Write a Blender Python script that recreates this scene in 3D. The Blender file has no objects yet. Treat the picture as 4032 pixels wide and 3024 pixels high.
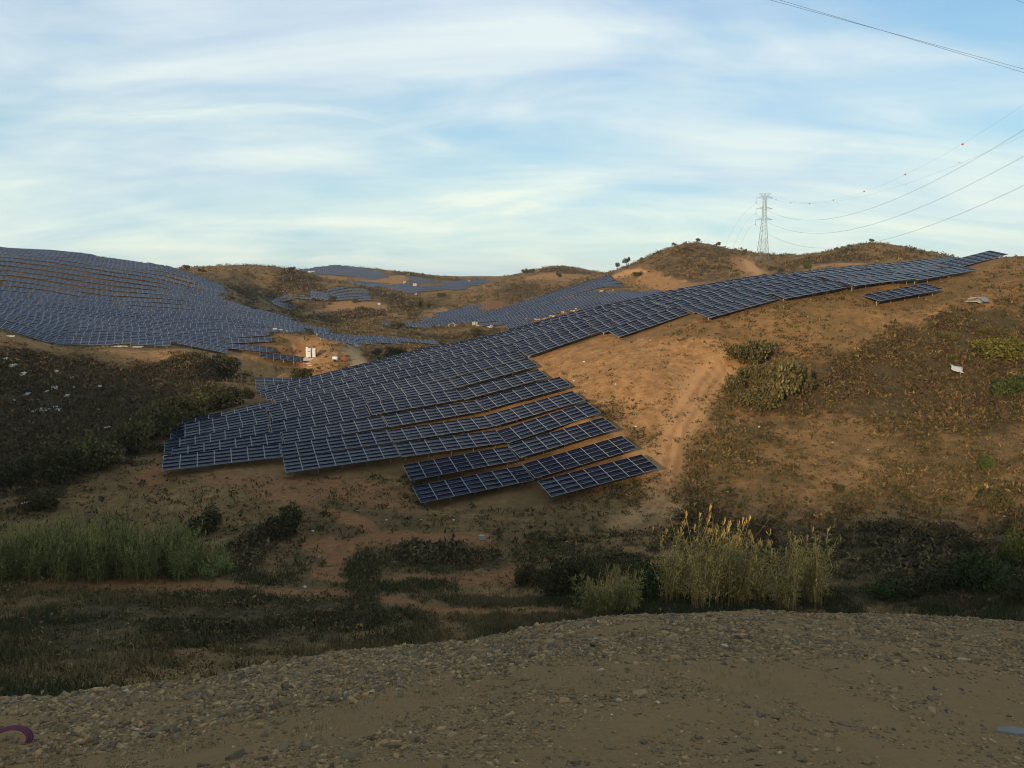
import bpy, bmesh, math, random
import numpy as np
from mathutils import Matrix, Vector

sc = bpy.context.scene
COL = sc.collection
R = math.radians

# ------------------------------------------------------------------ camera
PITCH = math.atan((1512 - 1105) / 3136)
cam = bpy.data.cameras.new('camera')
cam.sensor_width = 36.0
cam.lens = 28.0
cam.clip_start = 0.1
cam.clip_end = 30000
camo = bpy.data.objects.new('camera', cam)
COL.objects.link(camo)
camo.location = (0, 0, 0)
camo.rotation_euler = (math.pi / 2 - PITCH, 0, 0)
sc.camera = camo

# ------------------------------------------------------------------ sky, sun, exposure
SUN_EL = R(12.2)
SUN_AZ = R(28.0)            # sun stands behind the camera, this far to the left of straight behind
sun_dir = Vector((-math.sin(SUN_AZ) * math.cos(SUN_EL), -math.cos(SUN_AZ) * math.cos(SUN_EL), math.sin(SUN_EL)))
SKY_STRENGTH = 0.10
SUN_STRENGTH = 5.0
sc.view_settings.view_transform = 'Standard'
sc.view_settings.look = 'None'
sc.view_settings.gamma = 1.0
sc.view_settings.exposure = 0.0
sc.view_settings.use_curve_mapping = False
sc.cycles.max_bounces = 5
sc.cycles.diffuse_bounces = 2
sc.cycles.glossy_bounces = 2
sc.cycles.transmission_bounces = 1
sc.cycles.volume_bounces = 0
sc.cycles.use_denoising = True
sc.cycles.filter_width = 1.1

world = bpy.data.worlds.new('World')
sc.world = world
world.use_nodes = True
wn = world.node_tree


def N(t, typ, loc=(0, 0), **kw):
    n = t.nodes.new(typ)
    for k, v in kw.items():
        if k.startswith('i_'):
            key = k[2:]
            key = int(key) if key.isdigit() else key.replace('_', ' ')
            n.inputs[key].default_value = v
        else:
            setattr(n, k, v)
    return n


def math_n(t, op, a, b=None, clamp=False):
    n = t.nodes.new('ShaderNodeMath')
    n.operation = op
    n.use_clamp = clamp
    for i, v in enumerate((a, b)):
        if v is None:
            continue
        if isinstance(v, (int, float)):
            n.inputs[i].default_value = v
        else:
            t.links.new(v, n.inputs[i])
    return n.outputs[0]


def mix_n(t, fac, a, b, blend='MIX'):
    n = t.nodes.new('ShaderNodeMix')
    n.data_type = 'RGBA'
    n.blend_type = blend
    for s, v in ((n.inputs[0], fac), (n.inputs[6], a), (n.inputs[7], b)):
        if isinstance(v, (int, float)):
            s.default_value = v
        elif isinstance(v, tuple):
            s.default_value = (*v, 1) if len(v) == 3 else v
        else:
            t.links.new(v, s)
    return n.outputs[2]


def ramp_n(t, fac, stops):
    n = t.nodes.new('ShaderNodeValToRGB')
    el = n.color_ramp.elements
    while len(el) < len(stops):
        el.new(0.5)
    for e, (p, c) in zip(el, stops):
        e.position = p
        e.color = (c, c, c, 1) if isinstance(c, (int, float)) else (*c, 1)
    t.links.new(fac, n.inputs[0])
    return n.outputs[0]


def noise_n(t, vec, scale, detail=4, rough=0.55, dist=0.0):
    n = t.nodes.new('ShaderNodeTexNoise')
    n.inputs['Scale'].default_value = scale
    n.inputs['Detail'].default_value = detail
    n.inputs['Roughness'].default_value = rough
    n.inputs['Distortion'].default_value = dist
    if vec is not None:
        t.links.new(vec, n.inputs['Vector'])
    return n.outputs[0]


def build_sky():
    t = wn
    for n in list(t.nodes):
        t.nodes.remove(n)
    out = t.nodes.new('ShaderNodeOutputWorld')
    bg = t.nodes.new('ShaderNodeBackground')
    bg.inputs['Strength'].default_value = SKY_STRENGTH
    t.links.new(bg.outputs[0], out.inputs[0])
    sky = t.nodes.new('ShaderNodeTexSky')
    sky.sky_type = 'NISHITA'
    sky.sun_disc = False
    sky.sun_elevation = SUN_EL
    sky.sun_rotation = math.pi + SUN_AZ
    sky.air_density = 1.0
    sky.dust_density = 0.6
    sky.ozone_density = 1.6
    tc = t.nodes.new('ShaderNodeTexCoord')
    sep = t.nodes.new('ShaderNodeSeparateXYZ')
    t.links.new(tc.outputs['Generated'], sep.inputs[0])
    zc = math_n(t, 'MAXIMUM', sep.outputs[2], 0.0)
    den = math_n(t, 'ADD', zc, 0.24)
    cb = t.nodes.new('ShaderNodeCombineXYZ')
    t.links.new(math_n(t, 'DIVIDE', sep.outputs[0], den), cb.inputs[0])
    t.links.new(math_n(t, 'DIVIDE', sep.outputs[1], den), cb.inputs[1])

    def layer(rot, sx, sy, loc, scale, detail, rough, dist):
        mp = t.nodes.new('ShaderNodeMapping')
        mp.inputs['Rotation'].default_value = (0, 0, R(rot))
        mp.inputs['Scale'].default_value = (sx, sy, 1)
        mp.inputs['Location'].default_value = loc
        t.links.new(cb.outputs[0], mp.inputs[0])
        return noise_n(t, mp.outputs[0], scale, detail, rough, dist)
    n1 = layer(-14, .8, 1.3, (8.8, 12.6, 0), .85, 5, .5, .5)        # broad veil of thin cloud and the blue gaps in it
    n2 = layer(-24, .55, 1.35, (7.3, 4.1, 0), 1.3, 8, .54, 1.0)       # long fibrous streaks
    n3 = layer(4, .6, 1.25, (1.3, 9.1, 0), 2.3, 5, .5, .7)           # smaller ripples
    veil = ramp_n(t, math_n(t, 'ADD', math_n(t, 'MULTIPLY', n1, .72), math_n(t, 'MULTIPLY', n3, .28)), [(.41, .05), (.60, .78)])
    wisp = ramp_n(t, n2, [(.48, 0.0), (.70, .8)])
    m = math_n(t, 'MAXIMUM', veil, wisp)
    blue = mix_n(t, 1.0, mix_n(t, .35, sky.outputs[0], (3.3, 6.2, 9.3)), (.98, 1.18, 1.24), 'MULTIPLY')
    shade = ramp_n(t, math_n(t, 'ADD', math_n(t, 'MULTIPLY', n2, .6), math_n(t, 'MULTIPLY', n3, .4)), [(.36, 0), (.62, 1)])
    cl = mix_n(t, shade, (5.6, 6.8, 8.7), (9.4, 10.0, 9.8))
    col = mix_n(t, m, blue, cl)
    # thin cloud seen edge-on toward the horizon
    hz = ramp_n(t, zc, [(0.0, 0.85), (0.08, 0.66), (0.20, 0.25), (0.36, 0.0)])
    hz2 = math_n(t, 'MULTIPLY', hz, math_n(t, 'ADD', math_n(t, 'MULTIPLY', shade, .45), .62), clamp=True)
    col = mix_n(t, hz2, col, mix_n(t, shade, (6.0, 8.2, 8.2), (9.0, 9.9, 8.4)))
    t.links.new(col, bg.inputs['Color'])


build_sky()
sl = bpy.data.lights.new('sun', 'SUN')
sl.energy = SUN_STRENGTH
sl.angle = R(3.0)           # low sun behind thin cloud: soft shadow edges
sl.color = (1.0, 0.74, 0.47)
so = bpy.data.objects.new('sun', sl)
COL.objects.link(so)
so.rotation_euler = sun_dir.to_track_quat('Z', 'Y').to_euler()

# ------------------------------------------------------------------ site data (metres; camera at the origin, +Y ahead)
CTRL=[(3.3,88.76,-25.07),(9.05,90.8,-24.05),(14.81,92.83,-23.03),(3.27,94.23,-23.65),(9,96.26,-22.48),(14.73,98.29,-21.32),(1.4,98.97,-22.27),(7.14,101,-21.15),(12.88,103.03,-20.03),(-0.53,104.63,-21.23),(5.19,106.65,-20.01),(10.91,108.68,-18.79),(-2.43,109.39,-20),(3.28,111.42,-18.74),(8.99,113.44,-17.47),(-4.21,114.82,-18.95),(1.5,116.84,-17.65),(7.2,118.86,-16.36),(-6.23,120.39,-18.01),(-0.53,122.41,-16.7),(5.17,124.43,-15.38),(-26.4,94.15,-23.55),(-20.59,96.21,-23.07),(-14.77,98.27,-22.59),(-28.41,99.8,-22.74),(-22.6,101.85,-22.17),(-16.79,103.91,-21.6),(-11.54,95.29,-24.02),(-5.74,97.34,-23.33),(0.06,99.39,-22.64),(-9.67,89.96,-25.72),(-3.9,92.01,-24.85),(1.88,94.05,-23.99),(-41.09,94.11,-23.28),(-35.26,96.17,-22.98),(-29.44,98.24,-22.68),(-10.1,129.78,-16.13),(-4.39,131.8,-14.89),(1.33,133.82,-13.65),(2.81,133.46,-13.2),(8.42,135.45,-11.5),(14.03,137.43,-9.8),(17.1,132.2,-9.79),(22.72,134.19,-8.13),(28.34,136.18,-6.48),(31.31,130.01,-6.74),(37.01,132.03,-5.45),(42.72,134.05,-4.15),(43.76,132.98,-3.81),(49.55,135.04,-3.08),(55.34,137.09,-2.35),(56.28,136.27,-2.13),(62.07,138.32,-1.38),(67.86,140.37,-0.63),(70.52,143.32,-0.41),(76.32,145.37,0.29),(82.11,147.43,0.99),(58.88,133.27,-3.57),(64.68,135.33,-2.91),(70.48,137.38,-2.26),(-105.15,209.34,-17.25),(-99.33,211.4,-17.73),(-93.52,213.46,-18.21),(-101.3,234.08,-17.45),(-95.59,236.11,-18.69),(-89.87,238.13,-19.93),(-75.63,239.74,-23.26),(-70,241.73,-24.85),(-64.36,243.73,-26.44),(-83.78,282.66,-19.21),(-78.04,284.7,-20.27),(-72.29,286.73,-21.34),(-230.04,394.24,13.16),(-224.24,396.29,12.44),(-218.45,398.34,11.72),(-182.43,321.83,-4.22),(-176.74,323.84,-5.58),(-171.05,325.86,-6.93),(-162.08,377.48,-1.97),(-156.48,379.46,-3.71),(-150.88,381.44,-5.45),(-135.07,209.63,-11.6),(-129.74,211.51,-14.12),(-124.42,213.4,-16.65),(-45.29,102.35,-23.5),(-47.22,107.82,-23.46),(-49.21,112.74,-23.24),(-50.87,117.56,-23.21),(-52.72,122.53,-23.45),(-39.79,127.11,-20.84),(-47.29,141.32,-21.69),(-47.84,146.75,-21.75),(-42.46,144.09,-20.67),(-52.63,163.83,-24.67),(-63.65,194.94,-34.17),(-37.94,154.18,-20.21),(-48.11,173.92,-24.21),(-59.12,205.02,-33.71),(-32.52,164.59,-19.67),(-42.69,184.32,-23.67),(-53.71,215.43,-33.17),(-25.33,173.5,-18.19),(-35.5,193.23,-22.19),(-46.52,224.34,-31.69),(-18.21,180.26,-16.87),(-28.38,200,-20.87),(-39.4,231.1,-30.37),(-12.57,182.26,-15.64),(-22.75,201.99,-19.64),(-33.76,233.1,-29.14),(-6.75,182.2,-14.82),(-16.92,201.94,-18.82),(-27.93,233.04,-28.32),(-0.92,180.02,-13.17),(-11.09,199.76,-17.17),(-22.11,230.86,-26.67),(10.27,175.5,-9.69),(0.1,195.23,-13.69),(-10.91,226.34,-23.19),(21.09,172.96,-6.84),(10.92,192.7,-10.84),(-0.1,223.8,-20.34),(31.52,170.29,-4.44),(21.35,190.03,-8.44),(10.33,221.13,-17.94),(42.12,169.8,-2.3),(31.95,189.54,-6.3),(20.94,220.64,-15.8),(51.91,166.9,-0.82),(41.73,186.64,-4.82),(30.72,217.74,-14.32),(62.18,166.29,0.22),(52.01,186.03,-3.78),(40.99,217.14,-13.28),(73.43,168.16,1.39),(63.26,187.89,-2.61),(52.24,219,-12.11),(84.96,170.12,2.33),(74.79,189.86,-1.67),(63.78,220.96,-11.17),(100.91,171.52,3.8),(90.74,191.26,-0.2),(79.73,222.37,-9.7),(-41.53,62,-24.21),(-33.29,62,-24.21),(-23,62,-24.42),(-14.54,61,-24.66),(-8.04,58,-24.06),(0,66,-26.23),(0,58,-24.86),(7.68,60,-24.88),(19.05,58,-24.76),(29.59,56,-23.62),(34.99,52,-22.29),(-25.36,50,-22.31),(-31.74,47,-21.47),(-21.96,38,-18.97),(-18.32,49,-22.38),(-12.7,53,-23.65),(-5.91,56,-24.4),(-31.87,68,-24.44),(-44.71,67,-24.08),(-18.17,77,-25.04),(-18.91,70,-25.16),(-5.55,78,-25.37),(-8.37,69,-25.51),(7.03,75,-25.67),(16.49,73,-24.99),(27.68,65,-24.48),(34.63,62,-23.35),(38.78,58,-21.84),(-49.45,88,-24.15),(-53.04,80,-24.66),(-41.27,89,-24.42),(-31.8,87,-23.88),(-20.17,86,-23.89),(-8.61,83,-24.74),(-49.5,97,-22.72),(16.65,84,-24.47),(20.97,94,-22.65),(26.48,82,-23.88),(36.34,80,-23.3),(45.08,77,-22.43),(48.96,74,-21.55),(30.1,94,-21.08),(41.44,92,-20.63),(51.67,89,-19.96),(56.42,86,-19.29),(23.23,105,-18.35),(37.43,107,-16.95),(50.29,105,-16.63),(62.02,102,-16.16),(17.89,115,-14.48),(29.67,118,-12.95),(45.1,119,-11.14),(59.32,117,-10.96),(72.27,112,-10.49),(9.9,108,-17.11),(43.79,127,-5.81),(67.5,126,-5.76),(78.24,122,-5.58),(77.79,134,-1.05),(95.28,150,4.22),(92.69,149,3.96),(-71,108,-26.02),(-63.95,122,-24.13),(-61.26,150,-23.27),(-63.84,178,-22.41),(-57.36,195,-23.29),(-87.98,150,-24.74),(-105.61,163,-20.52),(-85.03,187,-22.33),(-100.59,183,-18.31),(-113.98,177,-13.74),(-79.01,203,-19.01),(-89.77,125,-23.9),(-117.03,165,-15.45),(-60.38,240,-22.47),(-57.36,262,-18.66),(-62.25,258,-18.37),(-44.64,270,-27.45),(-31.83,315,-26.97),(-38.7,322,-26.84),(-71.55,250,-19.4),(-53.01,265,-21.41),(-172.8,270,-8.07),(-139.2,255,-11.66),(-131.58,292,-14.28),(-93.27,288,-17.75),(-144.01,345,-8.14),(-141.13,392,-6.78),(-172.47,415,4.29),(-191.18,405,6.72),(-210.05,400,10),(-256.32,408,14.65),(-272.43,400,17.46),(-203.59,290,-4.1),(-124.29,385,-14.19),(-104.08,365,-18.09),(-84.24,345,-21.27),(-71.83,338,-23.53),(-59.99,332,-24.49),(-241.72,600,7.33),(-211.46,600,6.2),(-185.06,640,8.62),(-167.37,520,-7.35),(-153.64,560,-7.92),(-146.93,455,-17.93),(-124.06,440,-21.52),(-104.95,430,-25.14),(-169.78,480,-8.3),(-150.27,620,-2.92),(-90.19,425,-24.84),(-70.7,430,-25.14),(-66.17,500,-22.87),(-88.22,490,-22.41),(-113.83,500,-21.28),(-79.95,540,-19.57),(-26.53,385,-26.8),(-8.25,392,-26.66),(-13.78,372,-28.27),(-165.68,570,-15.25),(-149.9,545,-18.37),(-137.65,590,-11.13),(-111.4,570,-14.35),(-94.48,566,-15.5),(-130.53,610,-4.79),(-114.19,605,-6.65),(-127.26,560,-15.86),(-114.24,540,-18.71),(-74,560,-19.4),(-64,600,-17.94),(-134.48,690,-2.81),(-114.31,700,-4.39),(-84.33,672,-11.19),(-53.11,705,-5.53),(-27.15,740,-1.86),(-92.84,705,-5.53),(-71.99,720,-3.39),(-62.51,690,-8.67),(-36.27,690,-7.58),(-60.52,520,-22.14),(-41.83,610,-18.24),(-20.63,560,-18.16),(-3,590,-15.78),(-44.83,530,-22.56),(-105.19,800,3.01),(-73.03,780,-1.71),(-132.21,780,0),(-110.57,750,-2.35),(-153.83,790,2.48),(-181.01,800,4.26),(-213.9,810,6.85),(-188.88,860,13.99),(-153.68,860,10.5),(-120.37,800,2.51),(-211.12,840,9.73),(-131.37,1000,10.33),(-162.91,1000,12.21),(-84.06,1000,5.33),(-49.85,950,2.08),(47.61,820,13.86),(34.42,820,12.83),(20.33,815,8.17),(7.33,800,3.76),(64.7,820,12.58),(81.86,815,7.66),(43.62,750,3.06),(27.21,755,2.37),(64.52,745,3.04),(77.19,700,4.17),(-1.48,780,0.24),(-3.75,740,-3.48),(17.3,650,-9.19),(43.34,640,-3.01),(-16.49,790,-1.24),(63.52,640,2.01),(-75.24,440,-30.21),(-58.67,465,-27.18),(-43.89,467,-26.7),(-30.31,462,-24.8),(-16.8,455,-23.12),(-2.24,440,-24.04),(11.81,442,-20.92),(26.08,446,-17.57),(41.29,450,-14.17),(-51.88,500,-24.78),(-36.39,530,-20.88),(-21.81,545,-18.88),(-10.7,510,-19.77),(7.33,525,-15.7),(22.94,540,-11.38),(41.49,560,-5.8),(67.39,570,1.25),(73.68,515,-3.72),(61.99,510,-3.52),(44.99,500,-7.07),(28.31,485,-12.21),(50.81,480,-8.3),(64.48,480,-6.79),(84.01,470,-7.83),(92.42,460,-7.66),(60.6,440,-11.77),(69.54,435,-10.26),(4.55,420,-25.89),(31.64,425,-19.44),(45.11,425,-16.07),(125.7,560,25.31),(112.68,565,22.91),(95.06,565,15.89),(81.96,560,11.04),(71.42,560,7.54),(141.63,560,22.71),(155.9,560,17.84),(165.09,555,15.09),(172.32,550,13.75),(177.73,540,12.66),(92.32,500,0.78),(113.71,490,0.77),(101.73,470,-2.51),(131.32,470,1.92),(136.78,520,10.57),(104.02,520,8.95),(72.68,530,3.32),(155.3,500,7.04),(153.49,470,4.42),(213.37,480,21.7),(202.53,490,19.87),(191.16,500,15.93),(180.83,515,12.88),(221.54,465,17.41),(227.37,450,13.35),(233.58,440,10.59),(174.17,430,8.07),(203.27,450,13.35),(161.07,450,6.34),(191.9,410,8.34),(199.87,400,7.51),(-252.21,3000,12.22),(-183.61,3500,17.55),(-73.01,3500,13.16),(-18.21,3600,11.28),(-289.15,2500,13.32),(-10,-30,1),(-50,-30,6),(-110,-30,17),(-200,-30,31),(-280,-20,34),(30,-30,-2),(70,-30,-6),(0,-6,-5.9),(0,5,-6.5),(-30,0,-4),(-60,10,-4),(-100,20,-2),(-160,40,3),(-260,60,12),(-40,40,-19),(-60,60,-22.5),(-110,90,-19),(-170,110,-14),(-260,150,-8),(-300,250,0),(-320,330,8),(-300,420,16),(40,20,-11),(60,40,-20),(90,60,-20),(120,110,-9),(140,150,2),(170,180,6),(200,120,4),(200,60,-8),(120,20,-14),(150,-40,-8),(250,250,4),(300,400,6),(330,560,10),(0,-120,4),(-200,-160,26),(200,-160,-4),(-400,0,30),(-450,300,14),(-450,500,10),(400,100,4),(450,350,8),(0,650,-4),(-100,420,-24),(-20,350,-29),(30,330,-28),(70,330,-24),(60,250,-22),(0,240,-26),(110,250,-12),(150,330,-8),(200,330,0),(-40,240,-26),(-1352.3,362.35,-1.33),(-2125.04,569.4,0.47),(-4056.89,1087.04,8.73),(-6278.52,1682.32,4.15),(-1293.43,535.76,-4.02),(-2032.53,841.9,-2.84),(-3880.29,1607.27,8.76),(-6005.22,2487.44,-2.94),(-1212.44,700,-8.47),(-1905.26,1100,-0.65),(-3637.31,2100,6.79),(-5629.17,3250,-1.02),(-1110.69,852.27,-2.37),(-1745.38,1339.28,4.83),(-3332.08,2556.8,0.64),(-5156.8,3956.95,2.97),(-989.95,989.95,-10.91),(-1555.63,1555.63,-1.13),(-2969.85,2969.85,-0.56),(-4596.19,4596.19,6.57),(-852.27,1110.69,-6.64),(-1339.28,1745.38,4.49),(-2556.8,3332.08,6.86),(-3956.95,5156.8,5.66),(-700,1212.44,-9.27),(-1100,1905.26,-4.25),(-2100,3637.31,5.01),(-3250,5629.17,-1.32),(-535.76,1293.43,-3.67),(-841.9,2032.53,-0.92),(-1607.27,3880.29,4.28),(-2487.44,6005.22,6.38),(-362.35,1352.3,-5.78),(-569.4,2125.04,-3.92),(-1087.04,4056.89,0.58),(-1682.32,6278.52,2.45),(-182.74,1388.02,-5.76),(-287.16,2181.18,1.38),(-548.21,4164.07,3.01),(-848.42,6444.39,3.5),(0,1400,-7.03),(0,2200,1.24),(0,4200,6.67),(0,6500,-1.21),(182.74,1388.02,-7.24),(287.16,2181.18,0.03),(548.21,4164.07,5.87),(848.42,6444.39,-0.46),(362.35,1352.3,-5.45),(569.4,2125.04,1.25),(1087.04,4056.89,7.96),(1682.32,6278.52,0.63),(535.76,1293.43,-4.62),(841.9,2032.53,-3.09),(1607.27,3880.29,3.98),(2487.44,6005.22,-1.18),(700,1212.44,-1.82),(1100,1905.26,-0.68),(2100,3637.31,7.3),(3250,5629.17,1.17),(852.27,1110.69,-1.95),(1339.28,1745.38,-0.95),(2556.8,3332.08,2.31),(3956.95,5156.8,2.72),(989.95,989.95,-2.55),(1555.63,1555.63,3.61),(2969.85,2969.85,4.96),(4596.19,4596.19,-2.15),(1110.69,852.27,-5.03),(1745.38,1339.28,-2.55),(3332.08,2556.8,6.33),(5156.8,3956.95,5.95),(1212.44,700,-5.85),(1905.26,1100,1.04),(3637.31,2100,-0.35),(5629.17,3250,2.4),(1293.43,535.76,-9.71),(2032.53,841.9,1.15),(3880.29,1607.27,2.64),(6005.22,2487.44,4.68),(1352.3,362.35,-10.51),(2125.04,569.4,-3.9),(4056.89,1087.04,5.84),(6278.52,1682.32,2.15),(500,0,6),(1500,0,0),(6000,0,0),(469.85,-171.01,6),(1409.54,-513.03,0),(5638.16,-2052.12,0),(383.02,-321.39,6),(1149.07,-964.18,0),(4596.27,-3856.73,0),(250,-433.01,6),(750,-1299.04,0),(3000,-5196.15,0),(86.82,-492.4,6),(260.47,-1477.21,0),(1041.89,-5908.85,0),(-86.82,-492.4,6),(-260.47,-1477.21,0),(-1041.89,-5908.85,0),(-250,-433.01,6),(-750,-1299.04,0),(-3000,-5196.15,0),(-383.02,-321.39,6),(-1149.07,-964.18,0),(-4596.27,-3856.73,0),(-469.85,-171.01,6),(-1409.54,-513.03,0),(-5638.16,-2052.12,0),(-500,-0,6),(-1500,-0,0),(-6000,-0,0)]
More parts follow.
